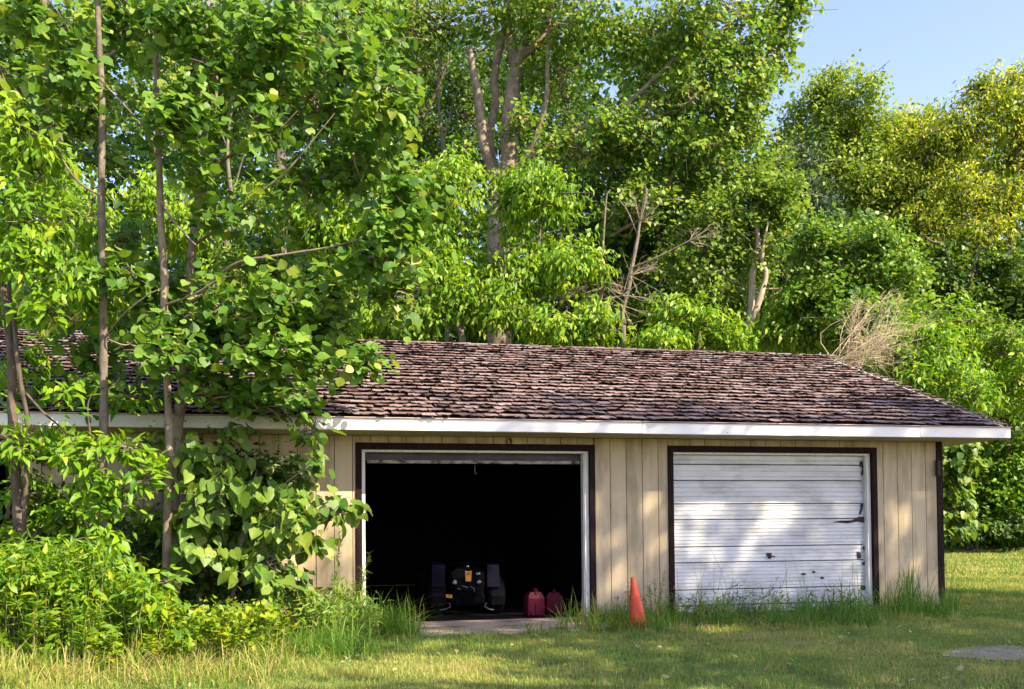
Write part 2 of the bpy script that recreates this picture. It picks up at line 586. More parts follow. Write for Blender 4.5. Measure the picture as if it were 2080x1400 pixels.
M['soil'] = surface_mat('soil', [(0.3, (0.19, 0.15, 0.105)), (0.55, (0.32, 0.265, 0.2)), (0.75, (0.44, 0.38, 0.30))], nscale=5, detail=10, rough=0.95, bump=0.9, bump_scale=70, spec=0.1)
bs = on_ground(2100, 1326)
bv = [(bs[0], bs[1], GZ + 0.012)]
for k in range(40):
    a_ = k / 40 * 6.2832
    r_ = 1.0 + 0.22 * mnoise.noise((math.cos(a_) * 1.5, math.sin(a_) * 1.5, 2.2)) + 0.1 * mnoise.noise((math.cos(a_) * 5, math.sin(a_) * 5, 7.7))
    bv.append((bs[0] + 0.78 * r_ * math.cos(a_), bs[1] + 0.44 * r_ * math.sin(a_), GZ + 0.004))
tag(obj('bare_ground', np.array(bv), [(0, k + 1, (k + 1) % 40 + 1) for k in range(40)], M['soil']), 'patch of bare pale soil in the lawn at the right', kind='structure')

# ================================================================== garage
G8 = 0.2032
HT, HF, EAVE, HD, RISE, FH, XW = 2.019, 2.257, 0.58, 3.66, 1.616, 0.1485, 7.964
XL = -9.0
XR = XW + EAVE
SOF = HF - FH - 0.003
M['siding'] = surface_mat('siding', [(0.25, (0.32, 0.26, 0.165)), (0.5, (0.45, 0.37, 0.25)), (0.75, (0.53, 0.45, 0.315))], scale=(5, 5, 0.5), nscale=2.2, rough=0.75, bump=0.25, bump_scale=40, spec=0.25, tint=0.2,
                          second=((0.155, 0.14, 0.085), (2.2, 2.2, 0.5), 2.0, 0.48, 0.78))
M['backing'] = surface_mat('backing', [(0.3, (0.035, 0.028, 0.02)), (0.7, (0.07, 0.055, 0.04))], rough=0.9, bump=0.0)
M['interior'] = surface_mat('interior', [(0.3, (0.006, 0.006, 0.007)), (0.7, (0.014, 0.013, 0.015))], rough=0.95, bump=0.0, spec=0.05)  # near black, the shade of the bay put into the colour
M['brown_trim'] = surface_mat('brown_trim', [(0.3, (0.009, 0.004, 0.005)), (0.6, (0.020, 0.010, 0.011)), (0.8, (0.042, 0.024, 0.023))], scale=(6, 6, 0.7), nscale=4, rough=0.75, bump=0.2, spec=0.12)
M['white_trim'] = surface_mat('white_trim', [(0.3, (0.52, 0.50, 0.46)), (0.7, (0.74, 0.73, 0.70))], scale=(6, 6, 0.8), nscale=4, rough=0.55, bump=0.1)
M['fascia'] = surface_mat('fascia', [(0.3, (0.70, 0.71, 0.72)), (0.7, (0.82, 0.82, 0.82))], scale=(0.6, 1, 1), nscale=2, rough=0.38, bump=0.05, spec=0.5,
                          second=((0.06, 0.055, 0.05), (1.0, 1, 1.0), 26.0, 0.68, 0.71))
M['fascia_old'] = surface_mat('fascia_old', [(0.3, (0.50, 0.52, 0.50)), (0.7, (0.66, 0.67, 0.64))], scale=(0.6, 1, 1), nscale=3, rough=0.5, bump=0.1, spec=0.4,
                              second=((0.05, 0.05, 0.045), (1.0, 1, 1.0), 20.0, 0.64, 0.68))
M['drip'] = surface_mat('drip', [(0.3, (0.34, 0.22, 0.22)), (0.7, (0.55, 0.42, 0.42))], scale=(1.2, 1, 1), nscale=3, rough=0.5, bump=0.0)
M['soffit'] = surface_mat('soffit', [(0.3, (0.36, 0.30, 0.21)), (0.7, (0.52, 0.45, 0.33))], nscale=3, rough=0.75, bump=0.1, second=((0.08, 0.07, 0.05), (1, 1, 1), 7.0, 0.66, 0.70))
M['door_metal'] = surface_mat('door_metal', [(0.3, (0.46, 0.48, 0.51)), (0.55, (0.60, 0.62, 0.65)), (0.8, (0.70, 0.71, 0.73))], scale=(0.5, 1, 2.0), nscale=2.5, rough=0.42, bump=0.05, spec=0.45,
                              second=((0.25, 0.25, 0.22), (0.7, 1, 1.8), 3.0, 0.50, 0.85))
M['shingle'] = surface_mat('shingle', [(0.14, (0.07, 0.048, 0.046)), (0.38, (0.145, 0.098, 0.092)), (0.56, (0.225, 0.168, 0.162)), (0.82, (0.35, 0.305, 0.31))], nscale=17, detail=8, rough=0.9, bump=1.0, bump_scale=90, spec=0.12, tint=0.34)
M['underlay'] = surface_mat('underlay', [(0.3, (0.05, 0.036, 0.034)), (0.7, (0.09, 0.066, 0.06))], nscale=20, rough=0.95, bump=0.0, spec=0.1)
M['concrete'] = surface_mat('concrete', [(0.3, (0.20, 0.155, 0.12)), (0.55, (0.33, 0.265, 0.21)), (0.8, (0.44, 0.37, 0.30))], nscale=2.2, detail=10, rough=0.9, bump=0.35, bump_scale=80, second=((0.06, 0.06, 0.03), (1, 2.2, 1), 2.6, 0.56, 0.68))
M['dark_metal'] = surface_mat('dark_metal', [(0.3, (0.012, 0.010, 0.010)), (0.7, (0.045, 0.032, 0.026))], nscale=20, rough=0.65, bump=0.2)

garage = empty('garage', (0.0, 0.0, GZ), 'long low beige garage with brown shingle roof, one bay open and one white door shut', 'garage')
D1 = (0.441, 3.263)       # outer faces of the brown door trims
D2 = (4.188, 7.016)
D3 = (-6.30, -3.12)
TW, TH = 0.068, 0.072
bays = (D3, D1, D2)

# front wall: dark studs and sheathing behind, boards in front
mb = MB()
xs = XL
for (a, b) in bays:
    mb.box(xs, a + TW - 0.012, 0.003, 0.10, GZ, SOF - 0.01)
    mb.box(a + TW - 0.012, b - TW + 0.012, 0.003, 0.10, HT - TH + 0.012, SOF - 0.01)
    xs = b - TW + 0.012
mb.box(xs, XW - 0.03, 0.003, 0.10, GZ, SOF - 0.01)
front_wall = mb.build('front_wall', M['backing'], garage)


def board(x0, x1, z0, z1):
    V = [(x0, -0.014, z0), (x1, -0.014, z0), (x1, -0.014, z1), (x0, -0.014, z1), (x0 - 0.002, 0.001, z0), (x1 + 0.002, 0.001, z0), (x1 + 0.002, 0.001, z1), (x0 - 0.002, 0.001, z1)]
    F = [(0, 1, 2, 3), (4, 0, 3, 7), (1, 5, 6, 2), (4, 5, 1, 0), (3, 2, 6, 7)]
    obj('board', np.array(V), F, M['siding'], front_wall, tint=np.full(8, rng.random()))


for i in range(-44, 39):
    a, b = i * G8 + 0.005, (i + 1) * G8 - 0.004
    b = min(b, XW - 0.085)
    if b - a < 0.03: continue
    z0, z1 = -0.005 + 0.01 * rng.random(), SOF - 0.006
    segs = [(a, b, z0, z1)]
    for (p, q) in bays:
        new = []
        for (s0, s1, t0, t1) in segs:
            if s1 <= p or s0 >= q or t0 > 1:
                new.append((s0, s1, t0, t1))
                continue
            if s0 < p: new.append((s0, p - 0.003, t0, t1))
            if s1 > q: new.append((q + 0.003, s1, t0, t1))
            new.append((max(s0, p) + (0.002 if s0 < p else 0), min(s1, q) - (0.002 if s1 > q else 0), HT + 0.003, t1))
        segs = new
    for (s0, s1, t0, t1) in segs:
        if s1 - s0 > 0.02:
            board(s0, s1, t0, t1)

# brown trim round the bays, white stops inside
for (a, b) in bays:
    MB().box(a, a + TW, -0.034, 0.06, GZ + 0.02, HT - TH, bev=0.003).build('door_trim', M['brown_trim'], garage)
    MB().box(b - TW, b, -0.034, 0.06, GZ + 0.02, HT - TH, bev=0.003).build('door_trim', M['brown_trim'], garage)
    MB().box(a, b, -0.036, 0.06, HT - TH, HT, bev=0.003).build('door_trim', M['brown_trim'], garage)
for k, (a, b) in enumerate((D1, D2)):
    w = 0.045
    MB().box(a + TW + (0.012 if k else 0.001), a + TW + (0.014 if k else 0.040), 0.015, 0.125, GZ + 0.02, HT - TH - 0.03, bev=0.0 if k else 0.004).build('door_stop', M['white_trim'], garage)
    m2 = MB().box(b - TW - 0.055, b - TW - 0.002, 0.015, 0.085, GZ + 0.02, HT - TH - 0.03, bev=0.004)
    m2.box(b - TW - 0.066, b - TW - 0.0565, 0.03, 0.125, GZ + 0.02, HT - TH - 0.03)
    m2.build('door_stop', M['white_trim'], garage)
    MB().box(a + TW + 0.002, b - TW - 0.002, 0.015, 0.125, HT - TH - 0.029, HT - TH - 0.003, bev=0.003).build('door_stop', M['white_trim'], garage)

# corner post, right side wall with gable, rear wall, left wall
MB().box(XW - 0.082, XW + 0.004, -0.026, 0.004, GZ + 0.03, SOF - 0.004, bev=0.003).build('corner_post', M['brown_trim'], garage)
MB().box(XW - 0.026, XW + 0.012, 0.0045, 0.09, GZ + 0.03, SOF - 0.004, bev=0.003).build('corner_post', M['brown_trim'], garage)
MB().box(XW - 0.105, XW - 0.060, -0.075, -0.027, 1.66, 1.86, bev=0.008).build('junction_box', M['dark_metal'], garage)
YB = 2 * HD
slope = RISE / (HD + EAVE)


def roof_z(y):
    return HF + slope * (y + EAVE) if y <= HD else HF + RISE - slope * (y - HD)


side_V = [(XW - 0.03, 0.1, GZ), (XW - 0.03, YB, GZ), (XW - 0.03, YB, roof_z(YB) - 0.12), (XW - 0.03, HD, roof_z(HD) - 0.12), (XW - 0.03, 0.1, roof_z(0.1) - 0.12)]
side_V2 = [(x - 0.09, y, z) for x, y, z in side_V]
MB().poly(side_V + side_V2, [(0, 1, 2, 3, 4), (9, 8, 7, 6, 5), (0, 5, 6, 1), (1, 6, 7, 2), (2, 7, 8, 3), (3, 8, 9, 4), (4, 9, 5, 0)]).build('side_wall', M['siding'], garage)
lv = [(x - (XW - 0.03) + XL + 0.1, y, z) for x, y, z in side_V + side_V2]
MB().poly(lv, [(0, 1, 2, 3, 4), (9, 8, 7, 6, 5), (0, 5, 6, 1), (1, 6, 7, 2), (2, 7, 8, 3), (3, 8, 9, 4), (4, 9, 5, 0)]).build('side_wall', M['siding'], garage)
MB().box(XL + 0.1, XW - 0.03, YB + 0.003, YB + 0.1, GZ, SOF).build('rear_wall', M['siding'], garage)
# lining added to keep the bay dark, near black: ceiling, back and side faces
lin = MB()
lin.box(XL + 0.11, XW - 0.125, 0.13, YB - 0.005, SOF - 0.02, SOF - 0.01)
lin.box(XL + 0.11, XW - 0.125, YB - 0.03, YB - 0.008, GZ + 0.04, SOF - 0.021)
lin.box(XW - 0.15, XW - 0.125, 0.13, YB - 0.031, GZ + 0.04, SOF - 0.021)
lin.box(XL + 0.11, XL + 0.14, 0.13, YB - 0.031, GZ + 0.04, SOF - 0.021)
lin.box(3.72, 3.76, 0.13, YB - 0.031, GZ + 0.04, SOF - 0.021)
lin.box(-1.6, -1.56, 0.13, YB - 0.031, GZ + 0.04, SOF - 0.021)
lin.build('darkening_lining', M['interior'], garage)
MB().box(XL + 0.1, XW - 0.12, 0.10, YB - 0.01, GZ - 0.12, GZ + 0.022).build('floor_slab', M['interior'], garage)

# roof deck, shingles, eaves
roof = MB()
T = 0.03
rv = []
for x in (XL - 0.4, XR - 0.015):
    rv += [(x, -EAVE + 0.02, roof_z(-EAVE) - 0.035), (x, HD, roof_z(HD) - 0.035), (x, YB + EAVE, roof_z(YB + EAVE) - 0.035), (x, YB + EAVE, roof_z(YB + EAVE) - 0.035 - T), (x, HD, roof_z(HD) - 0.035 - T), (x, -EAVE + 0.02, roof_z(-EAVE) - 0.035 - T)]
roof.poly(rv, [(0, 1, 7, 6), (1, 2, 8, 7), (2, 3, 9, 8), (3, 4, 10, 9), (4, 5, 11, 10), (5, 0, 6, 11), (0, 5, 4, 1), (1, 4, 3, 2), (6, 7, 10, 11), (7, 8, 9, 10)])
roof = roof.build('roof', M['underlay'], garage)

ang = math.atan(slope)
UV_S = np.array([0, math.cos(ang), math.sin(ang)])        # up the slope
UV_N = np.array([0, -math.sin(ang), math.cos(ang)])
SL = (HD + EAVE) / math.cos(ang)
SW, SE = 0.172, 0.185                                       # shingle width and exposure
NROW = int(SL / SE) + 1


def shingle_variant():
    """Curled, chipped tab in (across, up slope, off the roof): a 5 x 3 sheet with its lower edge lifted and a thin front lip."""
    cols = 5
    xs_ = np.linspace(-SW * 0.47, SW * 0.47, cols) + np.r_[0, rng.normal(0, 0.006, cols - 2), 0]
    lift = 0.004 + 0.012 * rng.random() ** 1.8
    c0, c1 = rng.random(2) * 0.026 * (rng.random(2) < 0.6)
    V = []
    for r, yy in enumerate((0.0, 0.06, 0.165)):
        for c, x in enumerate(xs_):
            f = c / (cols - 1)
            bend = (lift + c0 * (1 - f) ** 2 + c1 * f ** 2 + rng.normal(0, 0.003)) * (1.0, 0.35, 0.0)[r] + 0.010 * (1 - r / 2) + 0.003
            dy = rng.normal(0, 0.014) + (0.03 * (rng.random() < 0.25)) if r == 0 else 0.0
            V.append((x, yy + dy + (0.02 if r == 0 and c in (0, cols - 1) else 0) * rng.random(), bend))
    V.append((xs_[0] * 1.02, 0.235, -0.006)); V.append((xs_[-1] * 1.02, 0.235, -0.006))
    F = []
    for r in range(2):
        for c in range(cols - 1):
            i = r * cols + c
            F.append((i, i + 1, i + cols + 1, i + cols))
    top = 2 * cols
    F.append((top, top + 1, top + 2, top + 3, top + 4, top + 6, top + 5))
    n0 = len(V)
    for c in range(cols):                                   # front lip
        x, y, z = V[c]
        V.append((x, y + 0.002, z - 0.006))
    for c in range(cols - 1):
        F.append((c, n0 + c, n0 + c + 1, c + 1))
    return np.array(V), F


variants = [shingle_variant() for _ in range(28)]
vmesh = []
for k, (V, F) in enumerate(variants):
    t = rng.random()
    vmesh.append((mesh_from('shingle', V, F, M['shingle'], False, np.full(len(V), t)), t))
cells = []
for r in range(NROW):
    x = XR - 0.01 - SW / 2 + (0.0 if r % 2 == 0 else SW / 2) + rng.normal(0, 0.012)
    while x > XL - 0.3:
        cells.append((r, x))
        x -= SW
eave0 = np.array([0, -EAVE - 0.028, HF - 0.006])
root_r = np.array(root_loc(roof))
merged_V, merged_F, merged_T, off = [], [], [], 0
near = sorted(cells, key=lambda c: (c[0] * 0.55 + abs(c[1] - 3.6) * (1.0 if c[1] > 0 else 2.2) * 0.55 if -1.0 < c[1] else 99 + c[0]))
single = set(near[:300])
for (r, x) in cells:
    k = int(rng.integers(0, len(variants)))
    ox = x + rng.normal(0, 0.008)
    wav = 0.012 * mnoise.noise((ox * 0.9, r * 0.4, 1.7))
    oy = r * SE + rng.normal(0, 0.016) + 0.03 * mnoise.noise((ox * 0.6, r * 0.3, 9.0))
    rot = rng.normal(0, 0.06)
    if ox > XR - 0.02 - SW * 0.3: ox = XR - 0.02 - SW * 0.3
    p = eave0 + np.array([ox, 0, 0]) + UV_S * oy + UV_N * (0.004 + wav)
    ca, sa = math.cos(rot), math.sin(rot)
    ex = np.array([1, 0, 0]) * ca + UV_S * sa
    ey = -np.array([1, 0, 0]) * sa + UV_S * ca
    if (r, x) in single:
        o = bpy.data.objects.new('shingle', vmesh[k][0])
        q = p - root_r
        COL.objects.link(o)
        o.parent = roof
        o.matrix_basis = Matrix(((ex[0], ey[0], UV_N[0], q[0]), (ex[1], ey[1], UV_N[1], q[1]), (ex[2], ey[2], UV_N[2], q[2]), (0, 0, 0, 1)))
    else:
        V, F = variants[k]
        merged_V.append(p + V[:, :1] * ex + V[:, 1:2] * ey + V[:, 2:3] * UV_N)
        merged_F += [tuple(i + off for i in f) for f in F]
        merged_T.append(np.full(len(V), np.clip(vmesh[k][1] + rng.normal(0, 0.12), 0, 1)))
        off += len(V)
obj('shingle_field', np.vstack(merged_V), merged_F, M['shingle'], roof, tint=np.concatenate(merged_T), kind='stuff')
# ridge caps
for i in range(34):
    x = XR - 0.05 - i * 0.27
    if x < -4: break
    V = [(x - 0.15, HD - 0.12, roof_z(HD) - 0.028), (x + 0.15, HD - 0.12, roof_z(HD) - 0.022), (x + 0.15, HD, roof_z(HD) + 0.028 + rng.normal(0, 0.004)), (x - 0.15, HD, roof_z(HD) + 0.018), (x + 0.15, HD + 0.12, roof_z(HD) - 0.022), (x - 0.15, HD + 0.12, roof_z(HD) - 0.028)]
    obj('ridge_cap', np.array(V), [(0, 1, 2, 3), (3, 2, 4, 5)], M['shingle'], roof, tint=np.full(6, rng.random()))

seam1 = on_plane_y(1305, 868, -EAVE)[0]
seam2 = on_plane_y(1870, 876, -EAVE)[0]
seam0 = on_plane_y(641, 858, -EAVE)[0]
edges = [XL - 0.4, -3.9, seam0, seam1, seam2, XR]
for i in range(5):
    a, b = edges[i], edges[i + 1]
    dz = 0.0 if i != 3 else -0.004
    old = i <= 1
    MB().box(a + 0.002, b - 0.002, -EAVE + (0.004 if old else 0.0), -EAVE + 0.02, HF - FH + dz, HF - 0.022 + dz, bev=0.002).build('fascia_board', M['fascia_old' if old else 'fascia'], garage)
MB().box(XL - 0.4, XR + 0.004, -EAVE - 0.022, -EAVE + 0.03, HF - 0.0195, HF - 0.010).build('drip_edge', M['drip'], garage)
MB().box(XL - 0.4, XR - 0.02, -EAVE + 0.0215, 0.002, SOF - 0.002, SOF + 0.012).build('soffit', M['soffit'], garage)
MB().box(XW - 0.02, XR - 0.02, 0.0025, YB + EAVE - 0.02, SOF - 0.002, SOF + 0.012).build('soffit', M['soffit'], garage)
rk = []
for dx in (0.0, 0.02):
    rk += [(XR - 0.018 + dx, -EAVE + 0.021, HF - FH), (XR - 0.018 + dx, -EAVE + 0.021, HF - 0.03), (XR - 0.018 + dx, HD, roof_z(HD) - 0.03), (XR - 0.018 + dx, YB + EAVE, HF - 0.03), (XR - 0.018 + dx, YB + EAVE, HF - FH), (XR - 0.018 + dx, HD, roof_z(HD) - FH)]
MB().poly(rk, [(0, 1, 2, 5), (5, 2, 3, 4), (6, 11, 8, 7), (11, 10, 9, 8), (0, 6, 7, 1), (1, 7, 8, 2), (2, 8, 9, 3), (3, 9, 10, 4), (4, 10, 11, 5), (5, 11, 6, 0)]).build('rake_board', M['fascia'], garage)
MB().box(1.0, 3.15, -1.32, 0.099, GZ - 0.10, GZ + 0.018, bev=0.008).build('concrete_apron', M['concrete'], garage)

# ------------------------------------------------------------------ closed sectional door
closed_door = bpy.data.objects.new('overhead_door', None)
closed_door.location = (5.6, 0.10, 0)
link(closed_door, garage)
DX0, DX1 = D2[0] + TW + 0.016, D2[1] - TW - 0.067


def door_section(parent, x0, x1, yb, z0, z1, ribs, deep, mat, sag=0.0):
    """Pressed metal section: profile in z pushed out along x; deep grooves at the listed heights."""
    zs = [(z0 + 0.004, 0.014), (z0 + 0.010, 0.0)]
    cuts = [(z, 0.006, 0.014) for z in ribs] + [(z, 0.018, 0.016) for z in deep]
    for z, d, w in sorted(cuts):
        if z0 + 0.02 < z < z1 - 0.02:
            zs += [(z - w / 2, 0.0), (z - w * 0.2, d * 1.6), (z + w * 0.2, d * 1.6), (z + w / 2, 0.0)]
    zs += [(z1 - 0.010, 0.0), (z1 - 0.004, 0.014)]
    nx = 13
    V, F = [], []
    xs_ = np.linspace(x0, x1, nx)
    for i, x in enumerate(xs_):
        for (z, d) in zs:
            wv = 0.004 * mnoise.noise((x * 1.3, z * 2.2, 5.0)) + sag * math.sin((x - x0) / (x1 - x0) * math.pi)
            V.append((x, yb + d + wv, z + 0.002 * mnoise.noise((x * 2, z, 8.0))))
    k = len(zs)
    for i in range(nx - 1):
        for j in range(k - 1):
            F.append((i * k + j, (i + 1) * k + j, (i + 1) * k + j + 1, i * k + j + 1))
    return obj('door_section', np.array(V), F, mat, parent)


joints = [GZ + 0.03, 0.062, 0.589, 1.117, 1.60, 1.948]
for i in range(1, 5):
    z0, z1 = joints[i], joints[i + 1]
    deep = [z0 + (0.195 if i < 4 else 0.2)]
    n = {1: 11, 2: 11, 3: 8, 4: 5}[i]
    ribs = [z for z in np.linspace(z0 + 0.05, z1 - 0.03, n) if min(abs(z - d) for d in deep) > 0.025]
    door_section(closed_door, DX0, DX1, 0.088, z0, z1, ribs, deep, M['door_metal'])
door_section(closed_door, DX0, DX1, 0.090, GZ + 0.012, 0.060, [], [], M['door_metal'])
MB().box(DX0, DX1, 0.112, 0.13, GZ + 0.01, 1.95).build('door_core', M['dark_metal'], closed_door)
hp = on_plane_y(1562, 1130, 0.088)
hm = MB()
hm.box(hp[0] - 0.035, hp[0] + 0.035, 0.078, 0.0835, hp[2] + 0.000, hp[2] + 0.042, bev=0.004)
hm.cyl((hp[0], 0.08, hp[2] - 0.006), (hp[0], 0.045, hp[2] - 0.006), 0.008)
hm.box(hp[0] - 0.03, hp[0] + 0.055, 0.034, 0.048, hp[2] - 0.014, hp[2] + 0.004, bev=0.004)
hm.ball((hp[0], 0.072, hp[2] - 0.018), 0.02, (1.2, 0.5, 0.8))
hm.build('door_handle', M['dark_metal'], closed_door)


def dark_patch(pts, lift):
    """Ragged plate set on the door for a hole or dark mark, its darkness put into the colour; pts in photo pixels."""
    c = np.mean(pts, axis=0)
    V = [on_plane_y(x, y, 0.080 - 0.012 * rng.random() * lift) for x, y in pts]
    V.append(on_plane_y(c[0], c[1], 0.070 - 0.01 * lift))
    n = len(pts)
    V += [v + np.array([0, 0.005, 0]) for v in V[:n]]
    F = [(i, (i + 1) % n, n) for i in range(n)] + [((i + 1) % n, i, n + 1 + i, n + 1 + (i + 1) % n) for i in range(n)]
    obj('dark_damage', np.array(V), F, M['dark_metal'], closed_door)  # dark colour stands in for the unlit depth of a hole


dark_patch([(1690, 1061), (1706, 1058), (1724, 1059), (1741, 1053), (1745, 1049), (1750, 1050), (1762, 1049), (1760, 1056), (1754, 1062), (1749, 1058), (1738, 1060), (1722, 1063), (1708, 1062)], 1.0)
dark_patch([(1746, 938), (1757, 935), (1759, 946), (1756, 958), (1754, 966), (1749, 965), (1752, 952), (1747, 946)], 0.6)
dark_patch([(1748, 1025), (1754, 1022), (1752, 1034), (1748, 1046), (1745, 1044), (1749, 1034)], 0.5)
dark_patch([(1752, 1112), (1757, 1108), (1758, 1120), (1755, 1118)], 0.3)
dark_patch([(1741, 1122), (1744, 1120), (1749, 1124), (1750, 1134), (1742, 1135)], 0.2)
dark_patch([(1750, 1145), (1757, 1140), (1757, 1149), (1753, 1147)], 0.3)
dark_patch([(1748, 1194), (1752, 1189), (1758, 1190), (1758, 1198), (1751, 1199)], 0.5)
for (x, y, q) in ((1632, 1166, 5), (1653, 1162, 3), (1670, 1174, 4)):
    dark_patch([(x - q, y + 1), (x - 1, y - 2.5), (x + q * 0.8, y - 1.5), (x + q * 1.3, y + 1), (x, y + 2.5)], 0.1)

# ------------------------------------------------------------------ open door: its lowest section hangs at the top of the bay
open_door = bpy.data.objects.new('overhead_door', None)
open_door.location = (1.85, 0.2, 1.8)
link(open_door, garage)
M['old_door'] = surface_mat('old_door', [(0.3, (0.035, 0.03, 0.036)), (0.7, (0.085, 0.075, 0.085))], scale=(1, 1, 3), nscale=5, rough=0.7, bump=0.1)
M['chipped'] = surface_mat('chipped', [(0.40, (0.03, 0.02, 0.02)), (0.5, (0.25, 0.23, 0.2)), (0.7, (0.42, 0.40, 0.36))], scale=(1, 1, 2), nscale=9, rough=0.7, bump=0.1)
MB().box(D1[0] + TW + 0.045, D1[1] - TW - 0.07, 0.14, 0.19, 1.835, 1.93).build('door_section', M['old_door'], open_door)
MB().box(D1[0] + TW + 0.07, D1[1] - TW - 0.075, 0.128, 0.195, 1.797, 1.833, bev=0.004).build('bottom_rail', M['chipped'], open_door)
MB().box(D1[0] + TW + 0.045, D1[1] - TW - 0.07, 0.25, 2.2, 1.97, 1.995).build('door_section', M['old_door'], open_door)
hk = on_plane_y(965, 950, 0.35)
MB().tube([(hk[0], 0.35, 1.80), (hk[0] - 0.005, 0.35, 1.74), (hk[0], 0.35, 1.71)], 0.004, 6).ball((hk[0], 0.35, 1.695), 0.022, (1, 1, 0.6)).build('pull_cord', M['chipped'], open_door)
gp = on_plane_y(1034, 897, -0.02)
MB().tube([gp + np.array([-0.03, 0, -0.03]), gp + np.array([-0.025, -0.01, 0.02]), gp + np.array([0.0, -0.015, 0.035]), gp + np.array([0.025, -0.01, 0.015]), gp + np.array([0.028, 0, -0.02])], 0.006, 6).build('hook', M['dark_metal'], garage)

# ================================================================== vegetation
BACK = 1.28


def px_path(pts):
    return [W(x, y, d) for (x, y, d) in pts]


def make_tree(name, label, cat, trunk, radii, bark, limbs=(), leaf=None, leaf_mat_name=None, clumps=(), group=None, singles=0, wob=0.10, twig_mat=None, back=True, **kw):
    """trunk: photo points (px, py, depth) from the lowest one upwards, carried straight down to the ground.
    limbs: list of (points, radii), each a part of its own. Root Empty stands at the trunk's foot."""
    kb = 1.0
    f0 = W(*trunk[0])
    if -10 < f0[0] < 9.0 and 0 < f0[1] and back:             # stands behind the garage: clear its rear wall
        kb = BACK
        trunk = [(x, y, d * kb) for x, y, d in trunk]
        radii = [r * kb for r in radii]
        limbs = [([(x, y, d * kb) for x, y, d in p], [r * kb for r in rr]) for p, rr in limbs]
        clumps = [(a, b, c * kb, d, e, f * kb, g) for a, b, c, d, e, f, g in clumps]
        kw['size'] *= kb
        kw['length'] *= kb
    P = px_path(trunk)
    foot = P[0].copy()
    foot[2] = ground_z(foot[0], foot[1])
    root = empty(name, foot, label, cat, group)
    if P[0][2] - foot[2] > 0.15:
        lean = (P[0] - P[1]) / max(0.05, np.linalg.norm(P[0] - P[1]))
        foot2 = foot - np.array([0, 0, 0.08])
        P = [foot2, foot2 * 0.5 + P[0] * 0.5 + np.array([0.02, 0, 0])] + P
        radii = [radii[0] * 1.3, radii[0] * 1.08] + list(radii)
    else:
        P[0][2] = foot[2] - 0.05
    V, F = tube_arrays(P, radii, 12, 5, wob * 0.35)
    obj('trunk', V, F, bark, root, smooth=True)
    for pts, rr in limbs:
        V, F = tube_arrays(px_path(pts), rr, 9, 5, wob * 0.35)
        obj('limb', V, F, bark, root, smooth=True)
    if clumps:
        L = Leaves(leaf)
        tw = Tubes()
        crown(L, clumps, None, twigs=tw, **kw)
        tw.build('twigs', twig_mat or bark, root, kind='stuff')
        L.build('crown', M[leaf_mat_name], root, singles=singles)
    return root


# ------------------------------------------------------------------ far wood: one dark mass behind everything
woods = bpy.data.objects.new('woods', None)
L = Leaves('small')
n = 26000
px = rng.uniform(-350, 2450, n)
lim = np.interp(px, [-350, 1350, 1480, 1560, 1640, 1800, 1900, 2000, 2450], [40, 60, 180, 300, 250, 300, 290, 240, 200])
py = lim + (1110 - lim) * rng.random(n) ** 0.9
dep = rng.uniform(50, 64, n)
pts = np.array([W(a, b, d) for a, b, d in zip(px, py, dep)])
pts = pts[pts[:, 2] > 0]
sprays(L, pts, rng.normal(0, 1, (len(pts), 3)), 5, 1.1, 0.5, 0.3, (0.35, 0.2), 0.3)
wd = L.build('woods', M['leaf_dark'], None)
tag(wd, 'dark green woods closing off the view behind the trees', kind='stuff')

L = Leaves('small')  # thicket added to close sky gaps, the shade put in its dark leaves
n = 5200
px = rng.uniform(-320, 1780, n)
py = 430 + (725 - 430) * rng.random(n) ** 0.8
dep = rng.uniform(29, 34, n)
pts = np.array([W(a, b, d) for a, b, d in zip(px, py, dep)])
sprays(L, pts, rng.normal(0, 1, (n, 3)), 7, 0.8, 0.24, 0.3, (0.4, 0.25), 0.3)
tag(L.build('thicket', M['leaf_dark'], None), 'added dark leafy thicket seen through gaps above the garage ridge', kind='stuff')

